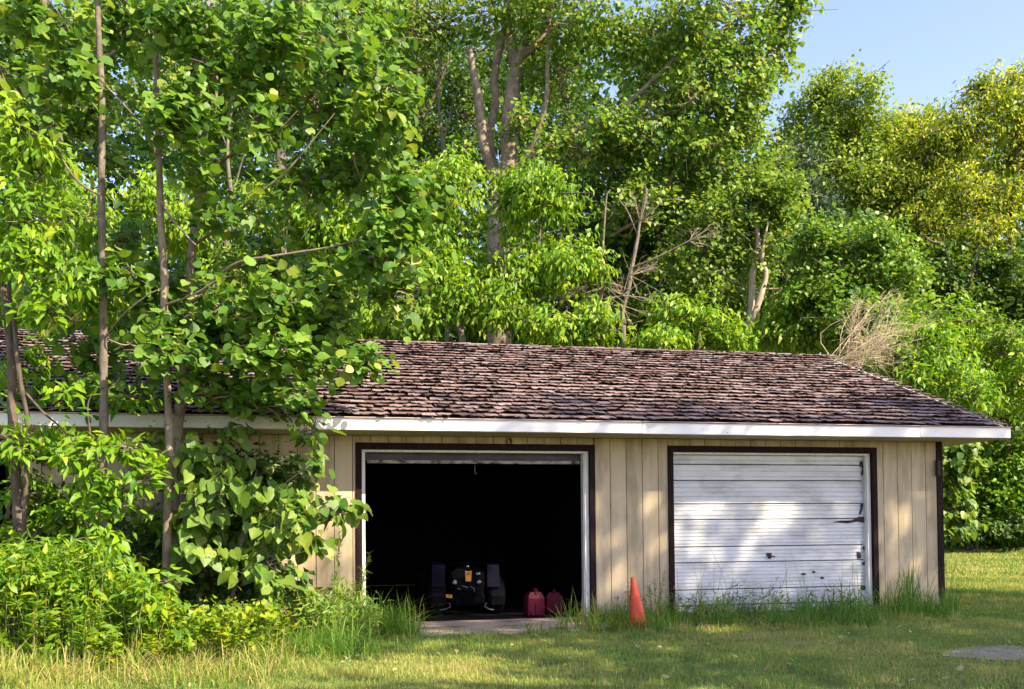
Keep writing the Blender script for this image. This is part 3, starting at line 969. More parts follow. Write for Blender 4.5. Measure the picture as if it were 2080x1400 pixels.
# ------------------------------------------------------------------ trees behind the garage
make_tree('poplar_tree', 'big poplar behind the open bay forking into several stout pale limbs', 'tree',
          [(1012, 450, 20), (1016, 410, 20), (1022, 378, 20), (1034, 330, 20), (1033, 265, 20), (1040, 190, 20), (1048, 140, 20.1), (1038, 80, 20.2), (1033, 10, 20.2), (1040, -120, 20.2), (1050, -260, 20.2)],
          [0.235, 0.235, 0.24, 0.175, 0.165, 0.15, 0.13, 0.11, 0.10, 0.07, 0.03], M['bark_poplar'],
          limbs=[([(1018, 392, 20), (1000, 345, 19.9), (984, 300, 19.8), (976, 240, 19.8), (968, 180, 19.7), (958, 120, 19.7), (956, 92, 19.7)], [0.16, 0.12, 0.105, 0.10, 0.085, 0.065, 0.035]),
                 ([(1016, 360, 20.2), (1004, 330, 20.3), (996, 280, 20.3), (1000, 240, 20.3), (1008, 200, 20.3), (1003, 165, 20.3), (1012, 110, 20.3), (1024, 60, 20.3), (1032, 30, 20.3)], [0.06, 0.07, 0.075, 0.08, 0.085, 0.085, 0.08, 0.07, 0.06]),
                 ([(1046, 170, 20), (1055, 120, 19.9), (1080, 98, 19.8), (1100, 80, 19.7), (1112, 40, 19.7), (1130, -10, 19.6), (1160, -80, 19.6)], [0.10, 0.095, 0.085, 0.07, 0.05, 0.045, 0.03]),
                 ([(1060, 112, 19.9), (1068, 80, 20.0), (1062, 40, 20.1), (1066, -40, 20.1)], [0.07, 0.06, 0.05, 0.03]),
                 ([(1026, 385, 20), (1048, 350, 19.9), (1068, 318, 19.8), (1090, 270, 19.6), (1110, 200, 19.5), (1112, 120, 19.4), (1118, 20, 19.4)], [0.10, 0.085, 0.07, 0.05, 0.05, 0.045, 0.03]),
                 ([(1060, 335, 19.9), (1110, 300, 19.5), (1180, 262, 19.2), (1260, 222, 19.0), (1330, 160, 18.9), (1400, 90, 18.8)], [0.06, 0.055, 0.055, 0.05, 0.045, 0.03]),
                 ([(1075, 310, 19.8), (1150, 320, 19.4), (1230, 310, 19.0), (1300, 285, 18.8), (1400, 250, 18.7)], [0.045, 0.04, 0.035, 0.03, 0.015]),
                 ([(1270, 220, 19.0), (1370, 205, 18.9), (1460, 150, 18.8), (1530, 95, 18.8), (1600, 60, 18.8)], [0.04, 0.035, 0.03, 0.025, 0.01]),
                 ([(1240, 480, 19.3), (1330, 420, 19.0), (1395, 300, 18.9), (1450, 260, 18.9)], [0.03, 0.04, 0.035, 0.02]),
                 ([(990, 265, 20.1), (975, 210, 20.2), (962, 130, 20.2), (957, 95, 20.2)], [0.03, 0.03, 0.03, 0.02])],
          leaf='poplar', leaf_mat_name='leaf_poplar',
          clumps=[(1480, 40, 18.8, 150, 110, 1.6, 368), (1330, 60, 19, 150, 110, 1.8, 384), (1180, 10, 19.5, 150, 100, 1.8, 344), (1560, 120, 18.7, 85, 80, 1.2, 168), (1440, 190, 18.7, 130, 80, 1.5, 264),
                  (1300, 250, 18.8, 130, 70, 1.5, 240), (1200, 300, 19.0, 110, 55, 1.3, 168), (1420, 330, 18.8, 110, 70, 1.4, 216), (1010, -20, 20, 160, 100, 2, 264), (860, 40, 20.5, 120, 110, 2, 240),
                  (1300, 420, 18.9, 100, 60, 1.3, 136), (1060, 250, 19.2, 40, 30, 0.6, 36), (1120, 160, 20.3, 90, 80, 1.2, 104), (1520, 250, 18.8, 70, 60, 1.0, 96), (1600, 20, 18.7, 45, 60, 0.9, 88)],
          per=9, length=0.45, size=0.088, droop=0.5, tint=(0.72, 0.24), lobes=15, facing=0.6)

make_tree('aspen_tree', 'dark leaved aspen behind the pale forked poplar, on its left side', 'tree',
          [(835, 420, 23), (838, 300, 23), (850, 180, 23), (842, 60, 23), (850, -120, 23)], [0.13, 0.12, 0.10, 0.08, 0.03], M['bark_dark'],
          limbs=[([(838, 320, 23), (800, 240, 23), (790, 180, 22.8), (812, 120, 22.8)], [0.06, 0.05, 0.04, 0.02]), ([(845, 260, 23), (880, 200, 23), (905, 140, 23)], [0.05, 0.04, 0.02])],
          leaf='small', leaf_mat_name='leaf_dark',
          clumps=[(880, 150, 23.5, 120, 110, 1.6, 420), (800, 60, 23, 130, 110, 1.6, 360), (850, 290, 23.5, 110, 80, 1.5, 380), (950, 250, 24, 110, 130, 1.4, 420), (760, 250, 23, 90, 110, 1.5, 250), (1120, 250, 24.5, 120, 140, 1.4, 450), (1000, 80, 24.5, 140, 120, 1.4, 350)],
          per=8, length=0.5, size=0.10, droop=0.3, tint=(0.6, 0.25))

make_tree('aspen_tree', 'tall leafy aspen behind the roof at the far left edge', 'tree',
          [(120, 420, 17), (118, 300, 17), (95, 180, 17), (90, 40, 17), (95, -120, 17)], [0.12, 0.11, 0.09, 0.07, 0.03], M['bark_grey'],
          limbs=[([(118, 330, 17), (60, 230, 17), (0, 130, 16.8), (-60, 60, 16.8)], [0.05, 0.045, 0.035, 0.02]), ([(100, 230, 17), (160, 170, 17), (210, 120, 17), (300, 60, 17)], [0.05, 0.04, 0.03, 0.015])],
          leaf='poplar', leaf_mat_name='leaf_poplar',
          clumps=[(60, 60, 17.5, 170, 110, 1.6, 420), (240, 10, 17, 130, 90, 1.6, 260), (40, 230, 17.5, 150, 90, 1.4, 300), (200, 200, 18, 110, 90, 1.2, 200), (-80, 150, 17, 120, 200, 1.5, 260)],
          per=9, length=0.45, size=0.092, droop=0.4, tint=(0.6, 0.24))

make_tree('aspen_tree', 'aspen behind the roof whose crown fills the gap left of the dark aspen', 'tree',
          [(575, 420, 19), (572, 280, 19), (590, 150, 19), (600, 20, 19), (610, -150, 19)], [0.12, 0.11, 0.09, 0.07, 0.03], M['bark_grey'],
          limbs=[([(575, 300, 19), (530, 200, 19), (500, 110, 19), (480, 20, 19)], [0.05, 0.045, 0.035, 0.02]), ([(580, 260, 19), (650, 190, 19), (700, 110, 19), (760, 40, 19)], [0.05, 0.045, 0.035, 0.02])],
          leaf='poplar', leaf_mat_name='leaf_poplar',
          clumps=[(520, 40, 19.5, 150, 110, 1.6, 420), (690, 30, 19, 130, 110, 1.5, 380), (640, 200, 19.5, 130, 90, 1.4, 320), (460, 220, 19.8, 120, 90, 1.3, 280), (740, 180, 19, 90, 80, 1.2, 190), (350, 90, 20, 110, 130, 1.3, 260), (420, 320, 21, 130, 80, 1.3, 240)],
          per=9, length=0.45, size=0.092, droop=0.4, tint=(0.6, 0.24))

for lab, tr, rr in (('thin dark trunk in the gap left of the forked poplar, slanting right', [(690, 420, 19), (700, 300, 19), (722, 200, 19), (748, 90, 19), (760, 0, 19)], [0.05, 0.045, 0.04, 0.03, 0.02]),
                    ('thin dark trunk close beside the forked poplar on its left', [(905, 420, 21), (900, 300, 21), (890, 180, 21), (902, 60, 21)], [0.045, 0.04, 0.03, 0.015]),
                    ('slender pale trunk between the dead sapling and the pale twin stem', [(1405, 660, 20), (1410, 560, 20), (1408, 450, 20), (1416, 340, 20)], [0.04, 0.036, 0.028, 0.012]),
                    ('slender grey trunk left of the dead sapling', [(1222, 640, 20), (1218, 540, 20), (1226, 440, 20), (1240, 340, 20)], [0.04, 0.036, 0.03, 0.012]),
                    ('thin leaning trunk between the two right front poplars, far behind the roof', [(455, 560, 18), (470, 420, 18), (462, 300, 18), (480, 160, 18)], [0.045, 0.04, 0.03, 0.012])):
    make_tree('slender_tree', lab, 'tree', tr, rr, M['bark_grey'], leaf='small', leaf_mat_name='leaf_dark', clumps=[(tr[-1][0], tr[-1][1] - 10, tr[-1][2], 60, 60, 0.7, 60)], group='slender trees behind the garage', per=7, length=0.4, size=0.09, tint=(0.6, 0.25),
              limbs=[([tr[1], ((tr[1][0] + tr[2][0]) / 2 + 22, (tr[1][1] + tr[2][1]) / 2 - 20, tr[1][2]), (tr[2][0] + 55, tr[2][1] - 40, tr[1][2] - 0.2)], [rr[1] * 0.5, rr[1] * 0.4, rr[1] * 0.15]),
                     ([tr[2], (tr[2][0] - 24, tr[2][1] - 50, tr[2][2]), (tr[2][0] - 60, tr[2][1] - 80, tr[2][2] - 0.2)], [rr[2] * 0.5, rr[2] * 0.4, rr[2] * 0.15])])

# bright box elders rising just behind the ridge
bx = [
    ('bright box elder leaning over the ridge below the forked poplar', (1085, 690, 16.5), (1090, 560, 16.5), (1100, 430, 16.6),
     [(1120, 430, 16.5, 115, 60, 0.9, 210), (1010, 520, 16.4, 110, 60, 0.9, 190), (1150, 540, 16.4, 100, 70, 0.9, 210), (1060, 470, 16.6, 80, 60, 0.8, 110), (1090, 390, 16.6, 90, 35, 0.7, 100)]),
    ('bright box elder behind the ridge between the front poplars and the open bay', (880, 690, 16.6), (870, 560, 16.6), (860, 420, 16.6),
     [(770, 380, 16.6, 130, 75, 1.0, 240), (880, 420, 16.5, 110, 70, 0.9, 200), (700, 520, 16.5, 120, 80, 1.0, 220), (850, 540, 16.4, 110, 70, 0.9, 180), (780, 620, 16.3, 120, 60, 0.8, 180)]),
    ('box elder with fine yellow green leaves above the roof, behind the front poplars', (600, 680, 16.5), (590, 560, 16.5), (580, 440, 16.5),
     [(560, 430, 16.6, 110, 80, 1.0, 210), (640, 540, 16.4, 110, 80, 0.9, 200), (480, 540, 16.6, 110, 80, 0.9, 190), (560, 640, 16.2, 140, 60, 0.8, 200), (400, 470, 16.8, 110, 90, 0.9, 180)]),
    ('leafy box elder over the roof beside the left picture edge', (90, 650, 15.5), (95, 560, 15.5), (80, 440, 15.5),
     [(60, 380, 15.5, 130, 110, 1.0, 230), (150, 500, 15.5, 120, 90, 1.0, 200), (20, 560, 15.4, 120, 90, 0.9, 180), (240, 590, 15.6, 110, 70, 0.8, 160), (300, 430, 16, 110, 90, 0.8, 150)]),
    ('low bright box elder shoots on the ridge line right of the open bay door', (940, 705, 16.0), (930, 660, 16.0), (925, 600, 16.0),
     [(920, 640, 16.0, 90, 55, 0.7, 150), (1020, 660, 16.0, 80, 40, 0.6, 110), (850, 670, 16.0, 70, 35, 0.6, 80)]),
    ('low bright box elder on the ridge line at the foot of the dead sapling', (1170, 710, 16.0), (1165, 670, 16.0), (1150, 630, 16.0),
     [(1130, 655, 16.0, 90, 50, 0.7, 150), (1230, 670, 15.9, 80, 40, 0.6, 120), (1330, 675, 16.0, 80, 40, 0.6, 110)]),
    ('low bush of fresh green leaves behind the ridge left of the pale twin stem', (1420, 715, 16.5), (1418, 680, 16.5), (1410, 640, 16.5),
     [(1400, 670, 16.5, 90, 50, 0.8, 170), (1470, 690, 16.4, 60, 30, 0.6, 80), (1370, 620, 16.8, 60, 50, 0.7, 90)]),
    ('leafy yellow green bush behind the ridge right of the pale twin stem', (1640, 715, 16.8), (1640, 680, 16.8), (1650, 620, 16.8),
     [(1640, 650, 16.8, 90, 70, 0.9, 230), (1570, 690, 16.6, 60, 35, 0.6, 90), (1690, 700, 16.7, 60, 40, 0.6, 100), (1620, 610, 17.2, 70, 40, 0.7, 110)]),
]
for lab, a, b, c, cl in bx:
    cl = [(q[0] + rng.normal(0, 14), q[1] + rng.normal(-8, 20), q[2], q[3] * rng.uniform(0.6, 1.0), q[4] * rng.uniform(0.7, 1.3), q[5], int(q[6] * rng.uniform(0.8, 1.3))) for q in cl]
    make_tree('box_elder', lab, 'tree', [a, b, c], [0.06, 0.045, 0.015], M['bark_grey'], leaf='point', leaf_mat_name='leaf_boxelder', clumps=cl, group='box elders behind the ridge',
              per=9, length=0.36, size=0.118, droop=0.95, tint=(0.52, 0.25), facing=0.7, lobes=13, jitter=0.5)

make_tree('olive_tree', 'olive green tree standing on a pale twin stem behind the roof', 'tree',
          [(1512, 712, 18), (1520, 670, 18), (1526, 620, 18), (1528, 560, 18), (1540, 500, 18), (1530, 420, 18)], [0.075, 0.07, 0.06, 0.06, 0.045, 0.02], M['bark_pale'],
          limbs=[([(1514, 700, 17.9), (1530, 650, 17.8), (1545, 600, 17.8), (1556, 560, 17.8), (1548, 520, 17.8), (1560, 450, 17.8)], [0.06, 0.06, 0.055, 0.045, 0.035, 0.015]),
                 ([(1548, 610, 17.8), (1580, 596, 17.7), (1595, 580, 17.7), (1600, 560, 17.6)], [0.03, 0.025, 0.02, 0.01]),
                 ([(1527, 588, 18), (1590, 586, 17.8), (1640, 580, 17.7), (1665, 570, 17.6)], [0.018, 0.015, 0.012, 0.006])],
          leaf='small', leaf_mat_name='leaf_olive',
          clumps=[(1500, 400, 18.3, 120, 70, 1.1, 420), (1430, 470, 18.3, 90, 90, 1.0, 320), (1540, 500, 18.2, 70, 60, 0.8, 200), (1400, 560, 18.2, 80, 60, 0.8, 200), (1470, 570, 18.3, 60, 50, 0.7, 120), (1560, 420, 18.3, 60, 60, 0.8, 170)],
          per=8, length=0.32, size=0.095, droop=0.4, tint=(0.5, 0.22), lobes=10)
make_tree('ash_tree', 'dark green tree behind the dead sapling and its bare branches', 'tree',
          [(1345, 640, 21), (1340, 500, 21), (1330, 380, 21), (1340, 300, 21)], [0.09, 0.08, 0.06, 0.02], M['bark_dark'],
          leaf='small', leaf_mat_name='leaf_dark', clumps=[(1330, 430, 21, 130, 80, 1.2, 380), (1290, 560, 21, 140, 80, 1.2, 380), (1420, 590, 21, 120, 70, 1.2, 300), (1200, 470, 21.5, 110, 100, 1.2, 300), (1350, 640, 20.5, 130, 50, 1.0, 220)],
          per=8, length=0.4, size=0.12, droop=0.4, tint=(0.5, 0.22))

# ------------------------------------------------------------------ dead sapling and dead brush
def bare_tree(name, label, cat, trunk, radii, limbs, mat, bark_name='trunk'):
    trunk = [(x, y, d * BACK) for x, y, d in trunk]
    radii = [r * BACK * 0.85 for r in radii]
    limbs = [([(x, y, d * BACK) for x, y, d in p], [r * BACK * 0.7 for r in rr]) for p, rr in limbs]
    P = px_path(trunk)
    foot = P[0].copy()
    foot[2] = ground_z(foot[0], foot[1])
    root = empty(name, foot, label, cat)
    if P[0][2] - foot[2] > 0.15:
        P = [foot - np.array([0, 0, 0.05])] + P
        radii = [radii[0] * 1.2] + list(radii)
    V, F = tube_arrays(P, radii, 9, 4, 0.05)
    obj('trunk', V, F, mat, root, smooth=True)
    for pts, rr in limbs:
        V, F = tube_arrays(px_path(pts), rr, 6, 4, 0.04)
        obj('limb', V, F, mat, root, smooth=True)
    return root


def twig_fan(tubes, o, direction, n, length, spread, r, sub=3):
    for _ in range(n):
        d = unit(np.array(direction) + rng.normal(0, spread, 3))
        ln = length * rng.uniform(0.5, 1.1)
        bend = rng.normal(0, 0.18, 3) + np.array([0, 0, -0.12])
        p = [o, o + d * ln * 0.5 + bend * ln * 0.25, o + d * ln + bend * ln * 0.6]
        tubes.add(p, [r, r * 0.7, r * 0.25], 4, 2)
        if sub > 0 and ln > 0.12:
            for t in (0.35, 0.6, 0.8):
                if rng.random() < 0.75:
                    twig_fan(tubes, np.array(p[0]) * (1 - t) + np.array(p[2]) * t, d + rng.normal(0, 0.45, 3), 1, ln * 0.55, 0.3, r * 0.6, sub - 1)


ds = bare_tree('dead_sapling', 'leafless grey sapling with tangled bare branches behind the ridge', 'dead tree',
               [(1266, 700, 16.8), (1268, 660, 16.8), (1264, 635, 16.8), (1276, 590, 16.8), (1282, 550, 16.8), (1294, 490, 16.8), (1300, 450, 16.8), (1312, 400, 16.8), (1310, 372, 16.8)], [0.055, 0.052, 0.048, 0.045, 0.042, 0.036, 0.03, 0.022, 0.01],
               [([(1282, 545, 16.8), (1330, 525, 16.6), (1380, 500, 16.5), (1420, 478, 16.4), (1445, 455, 16.4)], [0.026, 0.026, 0.024, 0.02, 0.01]),
                ([(1278, 590, 16.8), (1250, 578, 16.7), (1215, 576, 16.6), (1160, 590, 16.5), (1115, 605, 16.4)], [0.02, 0.024, 0.026, 0.022, 0.01]),
                ([(1272, 620, 16.8), (1250, 600, 16.6), (1230, 585, 16.6), (1210, 588, 16.5)], [0.018, 0.018, 0.014, 0.008]),
                ([(1296, 480, 16.8), (1275, 430, 16.9), (1258, 405, 16.9), (1268, 385, 17)], [0.022, 0.02, 0.018, 0.01]),
                ([(1300, 450, 16.8), (1330, 425, 16.7), (1345, 405, 16.7)], [0.02, 0.016, 0.008]),
                ([(1276, 600, 16.8), (1310, 612, 16.6), (1330, 600, 16.6), (1345, 585, 16.5)], [0.014, 0.012, 0.009, 0.004]),
                ([(1236, 700, 16.5), (1228, 670, 16.5), (1240, 655, 16.5), (1256, 652, 16.5)], [0.016, 0.014, 0.012, 0.006]),
                ([(1224, 520, 17), (1228, 450, 17), (1232, 400, 17), (1240, 385, 17)], [0.03, 0.028, 0.022, 0.01])], M['bark_grey'])
tw = Tubes()
for o, d, n in ((W(1230, 580, 16.6 * BACK), (-0.6, -0.3, -0.2), 9), (W(1265, 600, 16.7 * BACK), (-0.4, -0.5, 0.1), 8), (W(1280, 560, 16.7 * BACK), (0.5, -0.4, 0.2), 6), (W(1190, 583, 16.5 * BACK), (-0.6, -0.2, -0.1), 7), (W(1300, 450, 16.8 * BACK), (0.3, -0.3, 0.7), 6), (W(1400, 490, 16.5 * BACK), (0.7, 0, 0.4), 5), (W(1262, 620, 16.7 * BACK), (-0.3, -0.4, -0.5), 6)):
    twig_fan(tw, o, d, n + 4, 0.75, 0.5, 0.007)
tw.build('twigs', M['bark_pale'], ds, kind='stuff')

db_foot = W(1715, 735, 17.0)
dbr = empty('dead_brush', (db_foot[0], db_foot[1], ground_z(db_foot[0], db_foot[1])), 'sheaf of dry bare twigs sticking up behind the roof verge', 'dead brush')
tw = Tubes()
o = W(1700, 745, 17.0)
stemV, stemF = tube_arrays([np.array([o[0] - 0.1, o[1], GZ - 0.05]), o * 0.6 + np.array([o[0], o[1], 0]) * 0.4, o], [0.05, 0.04, 0.03], 8, 3, 0.04)
obj('stem', stemV, stemF, M['bark_pale'], dbr, smooth=True)
for i in range(34):
    tx, ty = rng.uniform(1725, 1890), rng.uniform(585, 740)
    ty = max(ty, 590 + max(0, tx - 1820) * 0.5 + max(0, 1770 - tx) * 1.1)
    e = W(tx, ty, 17.0 + rng.uniform(-0.7, 0.5))
    s0 = o + rng.normal(0, 0.12, 3) * np.array([1, 1, 0.5])
    m = s0 * 0.5 + e * 0.5 + rng.normal(0, 0.17, 3) + np.array([0.03, 0, 0.05])
    tw.add([s0, m, e], [0.008, 0.006, 0.0025], 4, 3)
    for t in (0.45, 0.6, 0.75, 0.88):
        twig_fan(tw, s0 * (1 - t) + e * t + np.array([0, 0, 0.01]), unit(e - s0) + rng.normal(0, 0.35, 3), 2, 0.42, 0.6, 0.0036, 2)
tw.build('twigs', M['dead_wood'], dbr, kind='stuff')

# ------------------------------------------------------------------ trees to the right
make_tree('basswood_tree', 'rounded tree with a pointed top against the sky behind the right roof end', 'tree',
          [(1690, 640, 42.00), (1692, 450, 42.00), (1688, 300, 42.00), (1690, 170, 42.00)], [0.196, 0.168, 0.112, 0.028], M['bark_grey'],
          leaf='small', leaf_mat_name='leaf_olive',
          clumps=[(1695, 235, 42.00, 85, 70, 2.52, 832), (1740, 280, 42.00, 60, 60, 2.10, 416), (1640, 300, 42.00, 60, 60, 2.24, 416), (1690, 180, 42.00, 35, 30, 1.12, 176), (1700, 360, 42.00, 110, 70, 2.52, 672), (1760, 420, 42.00, 80, 80, 2.24, 512), (1610, 360, 40.60, 50, 60, 1.68, 320), (1700, 480, 42.00, 60, 70, 1.68, 320)],
          per=8, length=0.70, size=0.16, droop=0.4, soft=1.5, tint=(0.75, 0.25), lobes=10)
make_tree('spruce_tree', 'dark spruce half hidden between the pale twin stem tree and the right trees', 'tree',
          [(1625, 700, 25), (1628, 500, 25), (1630, 290, 25)], [0.14, 0.1, 0.02], M['bark_dark'],
          leaf='lance', leaf_mat_name='needle', clumps=[(1628, 340, 25, 50, 60, 0.9, 420), (1630, 440, 25, 65, 70, 1.2, 600), (1630, 560, 25, 75, 80, 1.3, 600), (1745, 560, 26, 50, 90, 1.0, 450)],
          per=12, length=0.5, size=0.16, droop=0.3, tint=(0.4, 0.25), lobes=10)
make_tree('maple_tree', 'mid green leafy tree behind the dead brush', 'tree',
          [(1735, 700, 21), (1738, 600, 21), (1745, 480, 21)], [0.08, 0.06, 0.02], M['bark_grey'],
          leaf='poplar', leaf_mat_name='leaf_poplar', clumps=[(1740, 540, 21, 110, 80, 1.2, 608), (1680, 600, 21, 90, 70, 1.0, 416), (1820, 560, 21, 80, 60, 1.0, 352), (1760, 660, 20, 110, 60, 1.0, 416), (1660, 500, 21, 60, 50, 0.8, 224)],
          per=8, length=0.4, size=0.085, droop=0.4, tint=(0.62, 0.22), lobes=14)
make_tree('locust_tree', 'tall yellowing tree at the right edge on a dark forked trunk', 'tree',
          [(2032, 690, 40.00), (2030, 640, 40.00), (2024, 610, 40.00), (2040, 570, 40.00), (2052, 500, 40.00), (2058, 420, 40.00), (2066, 320, 40.00), (2060, 210, 40.00)], [0.256, 0.248, 0.240, 0.160, 0.136, 0.120, 0.096, 0.032], M['bark_dark'],
          limbs=[([(2026, 612, 40.00), (2004, 585, 39.68), (1988, 545, 39.52), (1980, 500, 39.36), (1960, 440, 39.36), (1940, 380, 39.36)], [0.160, 0.128, 0.112, 0.096, 0.064, 0.024]),
                 ([(2030, 600, 40.00), (2026, 560, 40.00), (2010, 520, 40.00), (2006, 480, 40.00), (1990, 400, 40.00)], [0.128, 0.096, 0.088, 0.072, 0.032]),
                 ([(2044, 560, 40.00), (2080, 520, 39.68), (2130, 470, 39.68), (2160, 380, 39.68)], [0.128, 0.112, 0.088, 0.048]),
                 ([(1952, 630, 38.40), (1944, 590, 38.40), (1930, 545, 38.40), (1916, 500, 38.40), (1890, 490, 38.40), (1870, 470, 38.40)], [0.088, 0.080, 0.072, 0.064, 0.048, 0.016]),
                 ([(2070, 300, 40.00), (2040, 250, 40.00), (2030, 190, 40.00)], [0.064, 0.048, 0.016])],
          leaf='point', leaf_mat_name='leaf_yellow',
          clumps=[(2040, 200, 40.00, 80, 50, 2.24, 311), (1960, 270, 40.00, 90, 60, 2.40, 341), (2080, 290, 40.00, 80, 70, 2.40, 311), (1880, 310, 40.80, 90, 60, 2.24, 331), (1830, 390, 40.80, 90, 60, 2.24, 341), (1960, 390, 40.00, 100, 60, 2.40, 341), (2060, 410, 40.00, 80, 60, 2.24, 269), (1880, 470, 40.00, 90, 45, 1.92, 237), (2150, 350, 40.00, 90, 170, 2.56, 435), (2000, 470, 39.20, 80, 40, 1.60, 165), (1990, 175, 40.00, 25, 25, 0.96, 51), (2060, 160, 40.00, 40, 25, 1.12, 82)],
          per=9, length=0.80, size=0.19, droop=0.6, soft=1.7, jitter=0.6, tint=(0.5, 0.3), lobes=16)
make_tree('elm_tree', 'yellow green tree top between the pointed tree and the tall yellowing tree', 'tree',
          [(1835, 640, 43.50), (1835, 480, 43.50), (1838, 300, 43.50)], [0.180, 0.150, 0.030], M['bark_dark'],
          leaf='small', leaf_mat_name='leaf_yellow', clumps=[(1835, 300, 43.50, 65, 60, 2.10, 495), (1800, 370, 43.50, 70, 70, 2.10, 495), (1850, 460, 42.00, 90, 70, 2.10, 540)],
          per=8, length=0.75, size=0.19, droop=0.4, soft=1.7, jitter=0.6, tint=(0.45, 0.25))
make_tree('hazel_tree', 'shaded green tree under the yellowing crown at the right edge', 'tree',
          [(1960, 690, 38.25), (1965, 600, 38.25), (1985, 520, 38.25)], [0.102, 0.085, 0.034], M['bark_dark'],
          leaf='poplar', leaf_mat_name='leaf_dark', clumps=[(1940, 560, 39.10, 100, 60, 2.04, 546), (2050, 600, 39.10, 80, 90, 2.04, 672), (1920, 640, 39.10, 80, 60, 1.70, 503), (2000, 720, 37.40, 100, 70, 1.70, 672), (1880, 590, 39.95, 60, 60, 1.70, 336), (2090, 720, 37.40, 60, 120, 1.70, 461), (1900, 760, 37.40, 90, 70, 1.70, 525), (1990, 840, 35.70, 90, 60, 1.70, 525)],
          per=8, length=0.71, size=0.16, droop=0.4, tint=(0.75, 0.25))
make_tree('maple_tree', 'bright bushy maple beside the sloping roof verge', 'tree',
          [(1885, 860, 17.5), (1880, 800, 17.5), (1880, 720, 17.5)], [0.05, 0.04, 0.015], M['bark_grey'],
          leaf='point', leaf_mat_name='leaf_boxelder', clumps=[(1880, 700, 17.5, 70, 45, 0.8, 130), (1900, 770, 17.3, 90, 45, 0.8, 190), (1830, 730, 17.5, 50, 35, 0.6, 70), (1950, 800, 17.3, 60, 40, 0.7, 100), (1850, 780, 17.2, 50, 30, 0.6, 70), (1920, 650, 18, 80, 40, 0.8, 110)],
          per=8, length=0.34, size=0.12, droop=0.55, tint=(0.45, 0.25), facing=0.7)
make_tree('maple_tree', 'bright yellow green maple at the right edge just above the eave corner', 'tree',
          [(2150, 860, 18.5), (2135, 780, 18.5), (2110, 700, 18.5)], [0.05, 0.04, 0.015], M['bark_grey'],
          leaf='point', leaf_mat_name='leaf_boxelder', clumps=[(2060, 720, 18.5, 50, 40, 0.8, 90), (2070, 790, 18.4, 40, 45, 0.7, 90), (2110, 760, 18.4, 50, 90, 0.8, 130), (2030, 690, 18.6, 50, 25, 0.6, 50)],
          per=8, length=0.34, size=0.12, droop=0.55, tint=(0.55, 0.25), facing=0.7)

# ================================================================== right-hand background below the eave
def make_spruce(name, label, foot_px, dep, height, rad, mat_leaf, density=1.0):
    f = on_ground(*foot_px) if dep is None else W(foot_px[0], foot_px[1], dep)
    f[2] = GZ
    root = empty(name, f, label, 'spruce')
    V, F = tube_arrays([f - np.array([0, 0, 0.1]), f + np.array([0.02, 0, height * 0.5]), f + np.array([0, 0, height])], [0.16, 0.09, 0.01], 9, 4, 0.02)
    obj('trunk', V, F, M['bark_dark'], root, smooth=True)
    L = Leaves('lance')
    tb = Tubes()
    z = 0.18
    while z < height - 0.1:
        fr = 1 - z / height
        nb = int(9 + 3 * fr)
        a0 = rng.random() * 6.28
        for b in range(nb):
            an = a0 + b * 6.283 / nb + rng.normal(0, 0.15)
            ln = rad * fr ** 0.8 * rng.uniform(0.75, 1.1) + 0.1
            o = f + np.array([0, 0, z + rng.normal(0, 0.06)])
            d = np.array([math.cos(an), math.sin(an), 0])
            pts = [o, o + d * ln * 0.5 + np.array([0, 0, -0.10 * ln]), o + d * ln + np.array([0, 0, -0.06 * ln])]
            tb.add(pts, [0.03, 0.02, 0.006], 4, 2)
            m = int(70 * ln / rad * density) + 14
            t = rng.random(m) ** 0.7 * 0.9 + 0.1
            C = catmull(pts, 8)
            p = np.stack([np.interp(t, np.linspace(0, 1, len(C)), C[:, q]) for q in range(3)], 1)
            sd = np.where(rng.random(m) < 0.5, 1, -1)[:, None] * np.array([-d[1], d[0], 0])
            p = p + sd * (rng.random((m, 1)) * 0.26 * (1.15 - t[:, None]) * ln)
            ax = unit(sd * 0.7 + d * 0.8 + np.array([0, 0, -0.25]) + rng.normal(0, 0.25, (m, 3)))
            L.add(p, ax, unit(np.array([0, 0, 1.0]) + rng.normal(0, 0.35, (m, 3))), 0.28 * rng.uniform(0.7, 1.3, m), np.clip(0.25 + 0.5 * t + rng.normal(0, 0.15, m), 0, 1))  # tint brightens towards the bough tips, as if they were lit
        z += 0.27 + 0.1 * (1 - fr)
    tb.build('bough', M['bark_dark'], root, kind='stuff')
    L.build('needles', mat_leaf, root)
    return root


make_spruce('spruce_tree', 'dark spruce with low spreading boughs at the far lawn edge, right of the garage corner', (1965, 1125), 41.0, 10.5, 2.9, M['needle'], 1.3)
make_spruce('spruce_tree', 'shadowed spruce at the right picture edge behind the bright low maple', (2105, 1120), 42.0, 11.0, 3.0, M['needle'], 1.2)
make_spruce('spruce_tree', 'spruce mostly hidden behind the garage corner post', (1860, 1120), 43.0, 10.0, 2.8, M['needle'], 1.0)
make_tree('maple_tree', 'bright young maple in front of the dark spruces, right of the garage corner', 'tree',
          [(2040, 1120, 37.80), (2035, 1060, 37.80), (2030, 990, 37.80)], [0.072, 0.063, 0.022], M['bark_grey'], leaf='small', leaf_mat_name='leaf_boxelder',
          clumps=[(2010, 985, 37.80, 50, 22, 1.44, 160), (2040, 1010, 37.80, 55, 25, 1.62, 192), (2060, 1040, 37.80, 50, 18, 1.44, 112), (2055, 960, 37.80, 40, 20, 1.26, 112), (1990, 1030, 37.80, 25, 12, 0.90, 56), (2050, 920, 38.70, 60, 40, 1.44, 192), (1995, 880, 38.70, 70, 30, 1.44, 176), (2080, 1000, 37.80, 40, 60, 1.44, 192)],
          per=8, length=0.72, size=0.2, droop=0.35, tint=(0.35, 0.2), facing=0.8, lobes=8)
